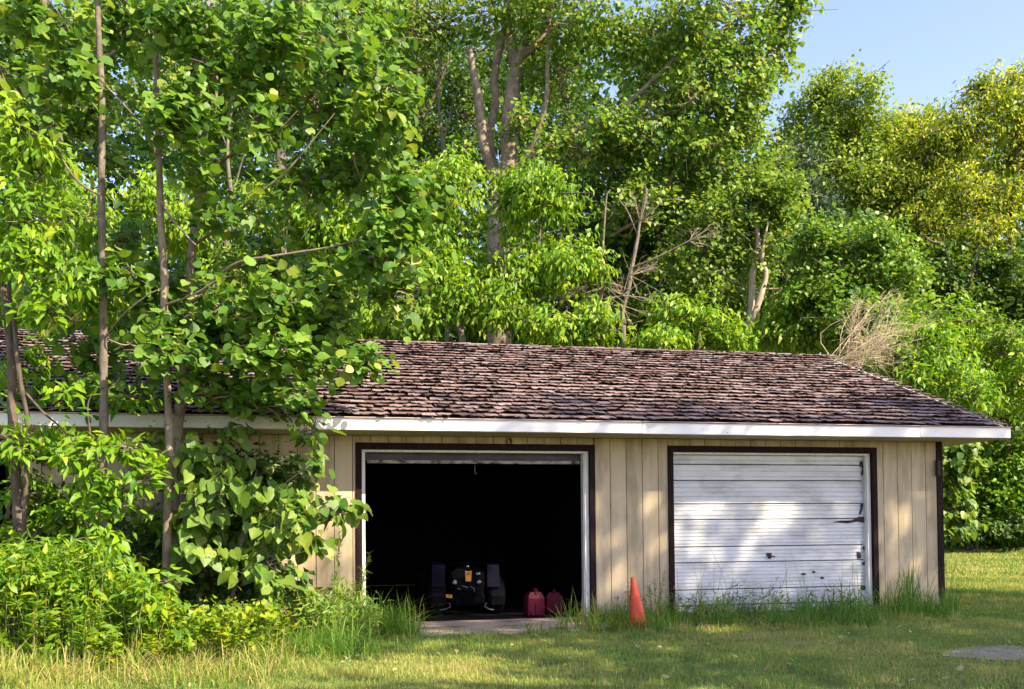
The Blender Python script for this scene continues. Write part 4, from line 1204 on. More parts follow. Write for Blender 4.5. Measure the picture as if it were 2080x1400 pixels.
make_tree('basswood_sapling', 'round leaved sapling showing its tiers of leaves past the garage corner post', 'sapling',
          [(1895, 1150, 17.5), (1900, 1020, 17.5), (1912, 900, 17.5)], [0.03, 0.025, 0.01], M['bark_grey'], leaf='heart', leaf_mat_name='leaf_basswood',
          clumps=[(1935, 915, 17.3, 38, 10, 0.4, 26), (1950, 940, 17.3, 45, 10, 0.5, 32), (1925, 955, 17.3, 30, 10, 0.4, 24), (1940, 975, 17.3, 35, 8, 0.4, 24), (1935, 1000, 17.3, 45, 12, 0.5, 34), (1930, 1030, 17.3, 30, 10, 0.4, 22), (1945, 1055, 17.3, 38, 10, 0.4, 30), (1930, 1075, 17.3, 25, 10, 0.4, 18), (1915, 890, 17.3, 20, 10, 0.4, 12)],
          per=6, length=0.24, size=0.135, droop=1.0, tint=(0.45, 0.2), facing=0.9, lobes=5)

# ================================================================== front left: saplings against the wall
FL = dict(back=False)
make_tree('poplar_sapling', 'slim straight poplar trunk nearest the left edge of the roof view', 'tree',
          [(213, 1180, 9.5), (208, 1000, 9.5), (211, 850, 9.5), (210, 700, 9.5), (209, 560, 9.5), (206, 420, 9.5), (207, 300, 9.5), (206, 180, 9.5), (200, 60, 9.5), (198, -60, 9.5), (205, -220, 9.5)],
          [0.042, 0.041, 0.040, 0.039, 0.036, 0.033, 0.032, 0.030, 0.027, 0.024, 0.01], M['bark_grey'],
          limbs=[([(206, 200, 9.5), (180, 130, 9.4), (130, 70, 9.3), (80, 10, 9.3)], [0.012, 0.011, 0.009, 0.005]), ([(210, 690, 9.5), (250, 640, 9.3), (300, 600, 9.2), (330, 585, 9.2)], [0.010, 0.009, 0.007, 0.003]),
                 ([(207, 400, 9.5), (150, 360, 9.3), (90, 250, 9.3), (30, 140, 9.3)], [0.012, 0.011, 0.009, 0.004])],
          leaf='poplar', leaf_mat_name='leaf_poplar', singles=120,
          clumps=[(120, 30, 9.4, 130, 60, 0.5, 70), (250, -10, 9.4, 110, 70, 0.5, 60), (130, 150, 9.3, 110, 60, 0.5, 50), (220, 330, 9.2, 60, 30, 0.3, 16), (270, 560, 9.3, 70, 40, 0.3, 20), (205, 775, 9.2, 45, 22, 0.25, 10), (150, 700, 10.0, 110, 50, 0.3, 30), (250, 780, 10.0, 90, 50, 0.3, 24), (80, 800, 10.0, 80, 40, 0.3, 16), (130, 610, 10.0, 110, 40, 0.3, 24), (60, 250, 9.3, 80, 40, 0.4, 24)],
          per=6, length=0.24, size=0.105, droop=0.45, tint=(0.6, 0.2), lobes=7, **FL)
make_tree('poplar_sapling', 'knotty poplar trunk left of the leaning one, its low crown full of leaves', 'tree',
          [(338, 1180, 9.6), (342, 1000, 9.6), (344, 900, 9.6), (340, 780, 9.6), (334, 660, 9.6), (333, 560, 9.6), (327, 460, 9.6), (325, 380, 9.6), (322, 300, 9.6), (320, 200, 9.6), (317, 90, 9.6), (322, -40, 9.6), (326, -200, 9.6)],
          [0.046, 0.043, 0.042, 0.040, 0.038, 0.037, 0.034, 0.032, 0.030, 0.028, 0.025, 0.02, 0.008], M['bark_poplar'],
          limbs=[([(325, 400, 9.6), (345, 440, 9.5), (380, 480, 9.4), (400, 500, 9.3)], [0.012, 0.011, 0.009, 0.004]), ([(322, 330, 9.6), (290, 260, 9.4), (240, 200, 9.3), (190, 150, 9.3)], [0.012, 0.010, 0.008, 0.004]),
                 ([(336, 690, 9.6), (300, 660, 9.4), (262, 700, 9.2), (220, 690, 9.2)], [0.012, 0.010, 0.008, 0.004]), ([(334, 620, 9.6), (390, 600, 9.3), (440, 570, 9.2), (470, 560, 9.1)], [0.012, 0.010, 0.008, 0.004])],
          leaf='poplar', leaf_mat_name='leaf_poplar', singles=300,
          clumps=[(330, 255, 9.1, 95, 42, 0.35, 60), (300, 60, 9.3, 110, 70, 0.5, 60), (400, 20, 9.3, 110, 70, 0.5, 55), (370, 650, 9.1, 110, 45, 0.4, 75), (330, 710, 9.1, 80, 35, 0.35, 45), (300, 590, 9.2, 80, 45, 0.35, 36), (420, 130, 9.3, 80, 60, 0.4, 36), (260, 480, 9.2, 60, 40, 0.3, 20), (390, 340, 9.2, 60, 30, 0.3, 20)],
          per=8, length=0.28, size=0.094, droop=0.45, tint=(0.52, 0.24), lobes=8, facing=0.6, **FL)
make_tree('poplar_sapling', 'leaning poplar with the broad leafy crown reaching over the roof towards the open bay', 'tree',
          [(352, 1190, 10.0), (356, 1060, 10.0), (352, 960, 10.0), (362, 860, 10.0), (372, 780, 10.0), (384, 690, 10.0), (386, 600, 10.0), (388, 520, 10.0), (400, 430, 10.0), (410, 330, 10.0), (408, 250, 10.0), (413, 160, 10.0), (420, 40, 10.0), (428, -100, 10.0), (436, -240, 10.0)],
          [0.060, 0.056, 0.054, 0.052, 0.050, 0.047, 0.045, 0.044, 0.042, 0.038, 0.036, 0.032, 0.026, 0.018, 0.008], M['bark_poplar'],
          limbs=[([(402, 420, 10), (450, 330, 9.8), (510, 300, 9.6), (560, 270, 9.5), (605, 225, 9.4)], [0.018, 0.016, 0.014, 0.011, 0.005]),
                 ([(392, 500, 10), (460, 450, 9.7), (530, 390, 9.6), (590, 340, 9.5), (680, 230, 9.4)], [0.016, 0.014, 0.012, 0.010, 0.004]),
                 ([(386, 620, 10), (470, 540, 9.6), (560, 520, 9.4), (680, 500, 9.3), (780, 470, 9.2)], [0.016, 0.014, 0.012, 0.009, 0.004]),
                 ([(375, 770, 10), (440, 720, 9.5), (520, 700, 9.3), (620, 720, 9.2), (720, 740, 9.2)], [0.014, 0.012, 0.010, 0.008, 0.004]),
                 ([(412, 190, 10), (470, 110, 9.7), (560, 40, 9.6), (650, -20, 9.5)], [0.015, 0.013, 0.010, 0.005]),
                 ([(410, 300, 10), (435, 230, 10), (440, 150, 10), (436, 80, 10)], [0.020, 0.016, 0.012, 0.006])],
          leaf='poplar', leaf_mat_name='leaf_poplar', singles=300,
          clumps=[(560, 90, 9.4, 110, 80, 0.5, 78), (690, 70, 9.3, 110, 90, 0.5, 84), (770, 180, 9.2, 70, 90, 0.4, 62), (650, 220, 9.3, 100, 70, 0.4, 66), (540, 250, 9.4, 70, 50, 0.4, 34), (740, 330, 9.2, 100, 60, 0.4, 66), (830, 430, 9.2, 70, 60, 0.35, 46), (640, 380, 9.4, 90, 50, 0.4, 42), (780, 520, 9.2, 100, 70, 0.4, 72), (660, 580, 9.2, 100, 60, 0.4, 64), (550, 620, 9.2, 90, 50, 0.4, 52), (470, 690, 9.2, 90, 50, 0.4, 60), (570, 720, 9.2, 80, 42, 0.35, 50), (660, 690, 9.1, 90, 50, 0.35, 62), (735, 740, 9.1, 35, 30, 0.2, 20), (500, 780, 9.2, 100, 40, 0.35, 46), (600, 810, 9.2, 50, 30, 0.25, 16), (510, 540, 9.5, 80, 50, 0.4, 36), (480, 430, 9.6, 80, 50, 0.4, 30), (820, 600, 9.2, 60, 50, 0.35, 34), (430, 800, 9.6, 80, 36, 0.3, 22), (560, 830, 9.5, 80, 26, 0.3, 14), (460, 620, 9.6, 90, 50, 0.35, 34), (300, 840, 9.9, 80, 30, 0.25, 12), (620, 640, 9.6, 90, 50, 0.35, 30)],
          per=8, length=0.30, size=0.096, droop=0.45, tint=(0.52, 0.24), lobes=9, facing=0.6, **FL)
make_tree('box_elder', 'dark crooked trunk at the left edge carrying bright drooping leaves', 'tree',
          [(42, 1230, 9.3), (40, 1100, 9.3), (34, 1000, 9.3), (28, 900, 9.3), (24, 820, 9.3), (25, 770, 9.3), (20, 700, 9.3), (12, 620, 9.3), (2, 560, 9.3), (-20, 460, 9.3), (-40, 340, 9.3)],
          [0.052, 0.050, 0.048, 0.045, 0.043, 0.040, 0.036, 0.032, 0.028, 0.022, 0.01], M['bark_dark'],
          limbs=[([(44, 1180, 9.2), (52, 1000, 9.1), (56, 900, 9.1), (54, 840, 9.1), (44, 790, 9.1), (34, 720, 9.1), (28, 640, 9.1), (18, 590, 9.1), (30, 500, 9.1), (44, 420, 9.1)], [0.022, 0.024, 0.022, 0.022, 0.022, 0.021, 0.020, 0.018, 0.014, 0.006]),
                 ([(54, 800, 9.1), (90, 840, 9.0), (125, 870, 8.95), (148, 902, 8.9)], [0.012, 0.010, 0.009, 0.005]),
                 ([(0, 545, 9.3), (40, 330, 9.2), (20, 200, 9.2), (-10, 110, 9.2)], [0.012, 0.012, 0.010, 0.005]),
                 ([(178, 960, 9.1), (184, 900, 9.1), (178, 830, 9.1), (186, 800, 9.1)], [0.010, 0.010, 0.008, 0.005])],
          leaf='point', leaf_mat_name='leaf_boxelder', singles=300,
          clumps=[(40, 260, 9.0, 80, 50, 0.35, 30), (80, 330, 9.0, 90, 55, 0.4, 44), (40, 430, 9.0, 80, 55, 0.35, 40), (130, 440, 9.0, 70, 40, 0.35, 26), (60, 520, 9.0, 70, 40, 0.3, 26), (175, 620, 8.9, 55, 30, 0.25, 24), (120, 640, 9.0, 60, 30, 0.25, 16), (40, 740, 8.9, 60, 40, 0.25, 22), (100, 560, 9.0, 70, 30, 0.25, 20), (285, 810, 9.0, 50, 22, 0.2, 12), (135, 810, 8.9, 25, 14, 0.15, 6)],
          per=8, length=0.24, size=0.118, droop=0.8, tint=(0.5, 0.2), facing=0.8, lobes=6, **FL)
make_tree('ash_sapling', 'bright leafy young ash growing in front of the beige wall near the left edge', 'sapling',
          [(225, 1240, 9.0), (222, 1120, 9.0), (205, 1020, 9.0), (200, 930, 9.0)], [0.02, 0.018, 0.013, 0.006], M['bark_grey'],
          limbs=[([(222, 1120, 9.0), (160, 1040, 8.9), (110, 980, 8.9), (70, 960, 8.9)], [0.010, 0.009, 0.007, 0.004]), ([(210, 1040, 9), (260, 980, 8.9), (300, 950, 8.9)], [0.009, 0.007, 0.004])],
          leaf='point', leaf_mat_name='leaf_boxelder', singles=300,
          clumps=[(170, 920, 8.8, 60, 24, 0.25, 26), (80, 930, 8.8, 60, 26, 0.25, 24), (250, 915, 8.8, 55, 22, 0.25, 18), (60, 1000, 8.8, 60, 24, 0.25, 20), (180, 990, 8.8, 70, 26, 0.25, 28), (150, 1050, 8.8, 80, 30, 0.3, 36), (250, 1020, 8.8, 50, 26, 0.25, 18), (60, 1080, 8.8, 60, 24, 0.25, 16), (170, 1110, 8.7, 90, 34, 0.3, 44), (210, 1170, 8.7, 70, 34, 0.3, 34), (300, 970, 8.9, 35, 20, 0.2, 10), (270, 1185, 8.7, 45, 24, 0.2, 14), (340, 1180, 8.7, 30, 14, 0.15, 7), (320, 1060, 9.2, 60, 40, 0.25, 22), (20, 900, 9.0, 60, 30, 0.2, 14), (300, 900, 9.2, 60, 26, 0.2, 14), (110, 870, 9.2, 70, 26, 0.2, 14)],
          per=8, length=0.20, size=0.112, droop=0.7, tint=(0.45, 0.2), facing=0.85, lobes=6, **FL)
make_tree('basswood_bush', 'bushy basswood shoots with large heart shaped leaves against the wall left of the open bay', 'bush',
          [(470, 1250, 9.9), (480, 1150, 9.9), (500, 1050, 9.9), (520, 960, 9.9)], [0.022, 0.02, 0.014, 0.006], M['bark_grey'],
          limbs=[([(480, 1200, 9.9), (400, 1110, 9.8), (380, 1000, 9.8), (390, 900, 9.8)], [0.014, 0.012, 0.010, 0.004]), ([(485, 1180, 9.9), (560, 1080, 9.8), (640, 1030, 9.7), (710, 1010, 9.7)], [0.013, 0.011, 0.008, 0.003]),
                 ([(500, 1080, 9.9), (560, 1000, 9.8), (620, 950, 9.8), (650, 910, 9.8)], [0.010, 0.009, 0.006, 0.003]), ([(490, 1190, 9.9), (560, 1140, 9.7), (620, 1120, 9.6)], [0.010, 0.008, 0.003])],
          leaf='heart', leaf_mat_name='leaf_basswood', singles=300,
          clumps=[(420, 930, 9.6, 60, 36, 0.25, 22), (500, 935, 9.6, 60, 40, 0.25, 22), (470, 990, 9.6, 80, 34, 0.3, 28), (560, 1000, 9.6, 70, 36, 0.3, 28), (590, 1050, 9.5, 70, 40, 0.3, 32), (520, 1060, 9.6, 70, 40, 0.3, 26), (660, 1040, 9.6, 45, 24, 0.2, 14), (600, 1100, 9.5, 50, 30, 0.25, 18), (390, 1120, 9.4, 55, 26, 0.2, 16), (480, 1130, 9.4, 50, 26, 0.2, 16), (560, 1150, 9.5, 60, 30, 0.25, 18), (640, 940, 9.7, 30, 28, 0.2, 7), (430, 1060, 9.7, 60, 40, 0.3, 18), (672, 1035, 9.6, 18, 16, 0.1, 5), (620, 880, 9.7, 40, 20, 0.2, 5), (480, 885, 9.6, 50, 20, 0.25, 6), (580, 1190, 9.5, 50, 26, 0.2, 12)],
          per=5, length=0.27, size=0.122, droop=1.15, tint=(0.5, 0.2), facing=1.0, lobes=6, jitter=0.5, **FL)


# ------------------------------------------------------------------ herbs with leafy stems
def herb(name, label, cat, base_px, tops, leafkind, mat, size, nleaf, group=None, z0=0.0, tint=(0.5, 0.2), upright=0.5, r=0.006):
    b = on_ground(*base_px)
    root = empty(name, b, label, cat, group)
    d0 = PIX(b)[2][0]
    L = Leaves(leafkind)
    for k, (tx, ty) in enumerate(tops):
        t = W(tx, ty, d0 - rng.uniform(0, 0.2))
        b2 = b + rng.normal(0, 0.05, 3) * np.array([1, 1, 0])
        m = b2 * 0.45 + t * 0.55 + rng.normal(0, 0.03, 3)
        V, F = tube_arrays([b2, m, t], [r, r * 0.8, r * 0.3], 5, 4, 0)
        obj('stem', V, F, M['stem'], root, smooth=True)
        C = catmull([b2, m, t], 10)
        u = rng.uniform(0.22, 1.0, nleaf) ** 0.8
        p = np.stack([np.interp(u, np.linspace(0, 1, len(C)), C[:, q]) for q in range(3)], 1)
        an = np.arange(nleaf) * 2.4 + rng.normal(0, 0.4, nleaf)
        a = np.stack([np.cos(an), np.sin(an), np.full(nleaf, upright) + rng.normal(0, 0.25, nleaf)], 1)
        nn = unit(np.array([0, 0, 1.0]) + 0.5 * SUNV + rng.normal(0, 0.3, (nleaf, 3)))
        L.add(p, a, nn, size * (1.15 - 0.5 * u) * rng.uniform(0.7, 1.2, nleaf), np.clip(rng.normal(tint[0], tint[1], nleaf), 0, 1))
    L.build('leaves', M[mat], root, kind='stuff')
    return root


herbs = [((30, 1330), [(15, 1130), (45, 1110), (75, 1150)]), ((110, 1330), [(95, 1165), (130, 1105), (150, 1170)]), ((190, 1330), [(165, 1180), (205, 1160), (150, 1210)]), ((60, 1355), [(30, 1210), (80, 1205), (100, 1240)]),
         ((160, 1360), [(140, 1240), (175, 1250), (200, 1230)]), ((260, 1345), [(245, 1195), (280, 1230), (230, 1240)]), ((5, 1350), [(-10, 1180), (10, 1215)]), ((330, 1330), [(310, 1235), (345, 1220)])]
hl = ['leafy goldenrod stem cluster hard against the left edge, third from the corner', 'tall goldenrod clump with the topmost tip at lower left', 'goldenrod clump below the young ash trunk', 'shorter goldenrod clump in the very left front of the weeds',
      'low goldenrod in front, below the tall tipped clump', 'narrow leaved goldenrod nearest the brown litter gap', 'goldenrod cut by the left picture edge', 'thin goldenrod at the shaded gap under the basswood leaves']
for (b, t), lab in zip(herbs, hl):
    herb('goldenrod', lab, 'weed', b, t, 'lance', 'leaf_weed', 0.14, 46, 'goldenrod at the lower left', tint=(0.36, 0.2))
for b, t, lab in (((460, 1345), [(430, 1255), (470, 1240), (505, 1260), (540, 1275), (400, 1275)], 'yellowing weed with crowded small leaves below the basswood'),
                  ((330, 1355), [(300, 1290), (340, 1280), (370, 1300)], 'yellow low weed over the brown litter'),
                  ((560, 1335), [(540, 1235), (580, 1250), (600, 1270)], 'green weed between basswood and tall grass'),
                  ((215, 1365), [(190, 1300), (230, 1290), (250, 1310)], 'sunlit broad leaved weed at lower left front'),
                  ((420, 1330), [(390, 1290), (430, 1270)], 'half dry weed in the dark gap under the basswood')):
    herb('leafy_weed', lab, 'weed', b, t, 'small', 'leaf_weed', 0.075, 60, 'low weeds at the lower left', tint=(0.6, 0.2), upright=0.3)
for b, t, lab in (((640, 1290), [(620, 1215), (660, 1200), (690, 1205), (600, 1240)], 'feathery green weed in front of the dark hoop'),
                  ((700, 1290), [(690, 1190), (720, 1180), (740, 1200)], 'green weed at the foot of the left door trim')):
    herb('leafy_weed', lab, 'weed', b, t, 'lance', 'leaf_poplar', 0.10, 60, 'low weeds at the lower left', tint=(0.8, 0.2), upright=0.2)
herb('horseweed', 'slender narrow leaved weed standing in front of the lit wall beside the left door trim', 'weed', (672, 1290), [(690, 1075)], 'lance', 'leaf_olive', 0.10, 70, tint=(0.3, 0.2), upright=0.7)
herb('horseweed', 'bushy narrow leaved weed overlapping the left jamb of the open bay', 'weed', (738, 1288), [(750, 1122), (735, 1150)], 'lance', 'leaf_weed', 0.085, 80, tint=(0.3, 0.2), upright=0.6)
herb('horseweed', 'sprawling dark weed between the orange cone and the white door', 'weed', (1335, 1268), [(1330, 1175), (1350, 1160), (1318, 1190), (1345, 1195)], 'lance', 'leaf_dark', 0.07, 50, tint=(0.9, 0.2), upright=0.5)
herb('horseweed', 'thin branched weed standing clear right of the garage corner', 'weed', (1925, 1240), [(1935, 1150), (1960, 1140), (1975, 1165), (1945, 1125), (1920, 1130)], 'lance', 'leaf_olive', 0.05, 20, tint=(0.6, 0.2), upright=0.6, r=0.004)

# dense weeds and shrub leaves low at the left
def undergrowth(name, label, leafkind, mat, size, n, per, tint, p0, p1, top, bot, d0, d1, length, upright, facing=0.8, z1=0.25):
    px_ = rng.uniform(p0, p1, n)
    tp = np.interp(px_, *top) + np.array([34 * mnoise.noise((x * 0.022, d0, 1.0)) + 26 * mnoise.noise((x * 0.07, d0, 5.0)) for x in px_])
    py_ = tp + (bot - tp) * rng.random(n) ** 1.15
    d_ = rng.uniform(d0, d1, n)
    bush_ = np.array([mnoise.noise((x * 0.02, y * 0.02, 4.0 + d0)) for x, y in zip(px_, py_)])
    keep = bush_ > -0.16 + 0.18 * rng.normal(0, 1, n)
    P = np.array([W(x, y, d) for x, y, d in zip(px_[keep], py_[keep], d_[keep])])
    P = P[(P[:, 2] > GZ + 0.03) & (P[:, 1] < -0.06)]
    L = Leaves(leafkind)
    dirs = np.tile([0, 0, upright], (len(P), 1)) + rng.normal(0, 0.6, (len(P), 3))
    sprays(L, P, dirs, per, length, size, 0.35, tint, facing, 0.5)
    tb = Tubes()
    for p in P[rng.random(len(P)) < 0.22]:
        b_ = np.array([p[0] + rng.normal(0, 0.06), p[1] + rng.normal(0, 0.06), GZ - 0.02])
        tb.add([b_, (b_ + p) / 2 + rng.normal(0, 0.02, 3), p], [0.005, 0.004, 0.002], 4, 2)
    root = empty(name, (float(P[:, 0].mean()), float(P[:, 1].mean()), GZ), label, 'undergrowth')
    tb.build('stems', M['stem'], root, kind='stuff')
    L.build('foliage', M[mat], root)
    root['kind'] = 'stuff'
    del root['category']
    return root


undergrowth('undergrowth', 'lush narrow leaved weeds filling the lower left corner', 'lance', 'leaf_weed', 0.105, 1500, 8, (0.34, 0.2), -40, 330, ([-40, 60, 160, 250, 330], [1120, 1130, 1110, 1175, 1240]), 1340, 8.1, 9.0, 0.22, 0.9)
undergrowth('undergrowth', 'broad leaved bright weeds among the goldenrod at the lower left', 'point', 'leaf_weed', 0.095, 700, 6, (0.42, 0.2), -40, 360, ([-40, 100, 250, 360], [1150, 1160, 1170, 1250]), 1340, 8.0, 8.8, 0.2, 0.4)
undergrowth('undergrowth', 'yellowing low weeds below the basswood leaves', 'small', 'leaf_weed', 0.06, 800, 7, (0.60, 0.22), 180, 560, ([180, 300, 420, 560], [1285, 1270, 1235, 1240]), 1350, 8.2, 9.0, 0.16, 0.3)
undergrowth('undergrowth', 'green weeds along the wall between the basswood and the open bay', 'lance', 'leaf_poplar', 0.085, 700, 8, (0.75, 0.2), 500, 770, ([500, 600, 690, 770], [1235, 1205, 1195, 1230]), 1310, 9.3, 10.0, 0.2, 0.7)
undergrowth('undergrowth', 'ragged dark weeds along the foot of the white door and the wall beside it', 'lance', 'leaf_dark', 0.07, 620, 7, (0.85, 0.2), 1225, 1790, ([1225, 1330, 1400, 1560, 1700, 1790], [1235, 1195, 1225, 1205, 1215, 1225]), 1272, 11.2, 11.75, 0.18, 0.8)
make_tree('dogwood_bush', 'low dark bush at the far lawn edge just right of the garage corner', 'bush',
          [(1985, 1120, 36), (1985, 1095, 36), (1990, 1070, 36)], [0.05, 0.04, 0.02], M['bark_dark'], leaf='small', leaf_mat_name='leaf_dark',
          clumps=[(1935, 1090, 36, 40, 22, 0.9, 130), (1995, 1085, 36, 45, 26, 0.9, 150), (2060, 1082, 36, 50, 28, 0.9, 160), (2100, 1060, 36, 40, 40, 0.9, 120)],
          per=8, length=0.4, size=0.17, droop=0.4, tint=(0.5, 0.3), lobes=9, back=False)
make_tree('chokecherry_bush', 'bush with leaves coloured dark for shade, close to the wall behind the basswood leaves', 'bush',
          [(430, 1240, 10.3), (430, 1120, 10.3), (440, 980, 10.3)], [0.02, 0.016, 0.006], M['bark_dark'], leaf='small', leaf_mat_name='leaf_dark',  # shade put into the leaf colour; bush also darkens the wall
          clumps=[(430, 1180, 10.25, 110, 50, 0.25, 130), (520, 1180, 10.25, 80, 50, 0.25, 90), (360, 1100, 10.3, 80, 60, 0.25, 90), (470, 1060, 10.3, 110, 60, 0.25, 110), (540, 970, 10.3, 80, 50, 0.25, 60), (420, 960, 10.3, 80, 50, 0.25, 60)],
          per=7, length=0.24, size=0.085, droop=0.5, tint=(0.5, 0.2), lobes=8, **FL)
make_tree('chokecherry_bush', 'bush with leaves coloured dark for shade, near the wall behind the bright young ash', 'bush',
          [(140, 1240, 9.9), (140, 1120, 9.9), (150, 980, 9.9)], [0.02, 0.016, 0.006], M['bark_dark'], leaf='small', leaf_mat_name='leaf_dark',  # second dark layer, its shade likewise put into the leaf colour
          clumps=[(110, 1120, 9.85, 110, 60, 0.25, 110), (230, 1080, 9.85, 90, 60, 0.25, 80), (60, 1020, 9.9, 80, 60, 0.25, 60), (220, 1180, 9.8, 110, 50, 0.25, 100), (60, 1190, 9.8, 90, 50, 0.25, 80)],
          per=7, length=0.24, size=0.085, droop=0.5, tint=(0.55, 0.2), lobes=8, **FL)

# dark hoop half buried in weeds at the wall
hp_ = bpy.data.objects.new('hoop', None)
c = on_plane_y(655, 1262, -0.32)
hb = MB()
for rr, dy in ((0.36, 0), (0.345, 0.05), (0.33, -0.05)):
    hb.tube([c + np.array([rr * math.cos(a), dy + 0.10 * math.sin(a), rr * math.sin(a)]) for a in np.linspace(-0.25, math.pi + 0.1, 22)], 0.010, 6)
for a in np.linspace(0.3, 2.8, 7):
    hb.tube([c + np.array([0.345 * math.cos(a), -0.05 + 0.1 * math.sin(a), 0.345 * math.sin(a)]), c + np.array([0.345 * math.cos(a), 0.05 + 0.1 * math.sin(a), 0.345 * math.sin(a)])], 0.006, 5)
ho = hb.build('wire_hoop', M['dark_metal'], None, smooth=True)
bpy.data.objects.remove(hp_)
tag(ho, 'dark curved hoop leaning on the wall, half hidden by weeds left of the open bay', 'hoop')


# ------------------------------------------------------------------ grasses
def blades(P, H, Wd, lean, tint, seg=2, sway=0.5):
    n = len(P)
    an = rng.random(n) * 6.283
    d = np.stack([np.cos(an), np.sin(an), np.zeros(n)], 1)
    sd = np.stack([-d[:, 1], d[:, 0], np.zeros(n)], 1)
    fa = rng.random(n) * 6.283
    sd = np.where(rng.random((n, 1)) < 0.5, sd, np.stack([np.cos(fa), np.sin(fa), np.zeros(n)], 1))
    ln = lean * np.abs(rng.normal(0.6, 0.4, n))
    V = []
    for k in range(seg + 1):
        t = k / seg
        c = P + np.array([0, 0, 1.0]) * (H * (t - 0.35 * np.clip(ln, 0, 1.6) * t * t))[:, None] + d * (H * ln * t ** 1.8)[:, None]
        if k < seg:
            w = (Wd * (1 - 0.55 * t) * 0.5)[:, None]
            V += [c - sd * w, c + sd * w]
        else:
            V += [c]
    m = 2 * seg + 1
    Va = np.stack(V, 1).reshape(-1, 3)
    tri = []
    for k in range(seg - 1):
        tri += [(2 * k, 2 * k + 1, 2 * k + 3), (2 * k, 2 * k + 3, 2 * k + 2)]
    tri += [(2 * seg - 2, 2 * seg - 1, 2 * seg)]
    F = (np.array(tri)[None] + (np.arange(n) * m)[:, None, None]).reshape(-1, 3)
    return Va, F, np.repeat(tint, m)


def vnoise(X, Y, s, z):
    return np.array([mnoise.noise((float(a) * s, float(b) * s, z)) for a, b in zip(X, Y)])


def gz(P):
    return np.array([ground_z(float(a), float(b)) for a, b in P[:, :2]])


def garage_free(P):
    inb = (P[:, 0] > XL) & (P[:, 0] < XW + 0.02) & (P[:, 1] > -0.03) & (P[:, 1] < YB + 0.2)
    pad = (P[:, 0] > 1.02) & (P[:, 0] < 3.13) & (P[:, 1] > -1.28) & (P[:, 1] < 0.1)
    edge = pad & ((P[:, 1] < -0.95 + 0.28 * np.sin(P[:, 0] * 7) + 0.1 * np.sin(P[:, 0] * 23)) | (P[:, 0] > 2.75))
    return ~inb & (~pad | (edge & (rng.random(len(P)) < 0.5)))


bare_c = on_ground(2100, 1326)


def lawn_points(n, d0, d1, p0, p1):
    d = np.sqrt(rng.uniform(d0 ** 2, d1 ** 2, n))
    px_ = rng.uniform(p0, p1, n)
    u = (px_ - PVX) / FPX
    X = CX + d * (math.cos(YAW) * u - math.sin(YAW))
    Y = -CD + d * (math.sin(YAW) * u + math.cos(YAW))
    P = np.stack([X, Y, np.zeros(n)], 1)
    P = P[garage_free(P)]
    q = (P - bare_c) / np.array([0.75, 0.42, 1])
    keep = (q[:, 0] ** 2 + q[:, 1] ** 2 > 1.0 + 0.4 * rng.normal(0, 1, len(P))) | (rng.random(len(P)) < 0.22)
    P = P[keep]
    P[:, 2] = gz(P) - 0.004
    return P


LV, LF, LT, off = [], [], [], 0
for (n, d0, d1, p0, p1, h, w) in ((150000, 5.9, 12.2, -80, 2160, 0.050, 0.0055), (34000, 11.5, 20, 1840, 2180, 0.055, 0.009), (26000, 20, 46, 1860, 2160, 0.07, 0.02)):
    P = lawn_points(n, d0, d1, p0, p1)
    f1 = vnoise(P[:, 0], P[:, 1], 0.55, 2.0)
    f2 = vnoise(P[:, 0], P[:, 1], 2.3, 7.0)
    t = np.clip(0.52 + 0.34 * f1 + 0.26 * f2 + rng.normal(0, 0.19, len(P)), 0.02, 1.0)
    hh = h * np.clip(0.95 + 0.75 * f2 - 0.25 * f1 + rng.normal(0, 0.3, len(P)), 0.35, 2.2)
    Va, F, T_ = blades(P, hh, np.full(len(P), w), 1.0, t)
    LV.append(Va); LF.append(F + off); LT.append(T_); off += len(Va)
lawn = obj('lawn_grass', np.vstack(LV), np.vstack(LF), M['grass'], tint=np.concatenate(LT))
tag(lawn, 'short mown grass blades in green and straw tones over the lawn', kind='stuff')


P = lawn_points(420, 6.0, 12.0, 0, 2080)
LL = Leaves('small')
LL.add(P + np.array([0, 0, 0.035]), unit(rng.normal(0, 1, (len(P), 3)) * np.array([1, 1, 0.25])), unit(np.array([0, 0, 1.0]) + rng.normal(0, 0.4, (len(P), 3))), rng.uniform(0.03, 0.07, len(P)), np.clip(rng.normal(0.85, 0.25, len(P)), 0, 1))
fl = LL.build('fallen_leaves', M['grass'], None)
tag(fl, 'scattered dry fallen leaves lying on the mown lawn', kind='stuff')


def tall_patch(regions, name, label, mat='grass_tall', stalks=0.0):
    VV, FF, TT, o_ = [], [], [], 0
    for (p0, p1, y0, y1, n, h, w, lean, tint) in regions:
        a, b = rng.uniform(p0, p1, n), rng.uniform(y0, y1, n)
        k = max(6, n // 22)                                    # tufts
        ca, cb = rng.uniform(p0, p1, k), rng.uniform(y0, y1, k)
        wh = rng.integers(0, k, n)
        mixk = rng.random(n) < 0.72
        a = np.where(mixk, ca[wh] + rng.normal(0, 9, n), a)
        b = np.where(mixk, np.clip(cb[wh] + rng.normal(0, 3, n), y0, y1), b)
        P = np.array([on_ground(x, y) for x, y in zip(a, b)])
        P = P[garage_free(P)]
        hk = h * (0.55 + 0.9 * rng.random(k))[wh[:len(P)] % k]
        H = hk * np.clip(rng.normal(0.9, 0.28, len(P)), 0.3, 1.6)
        t = np.clip(rng.normal(tint, 0.2, len(P)), 0, 1)
        Va, F, T_ = blades(P, H, np.full(len(P), w) * rng.uniform(0.7, 1.3, len(P)), lean, t, seg=4)
        VV.append(Va); FF.append(F + o_); TT.append(T_); o_ += len(Va)
    g = obj(name, np.vstack(VV), np.vstack(FF), M[mat], tint=np.concatenate(TT))
    tag(g, label, kind='stuff')
    return g


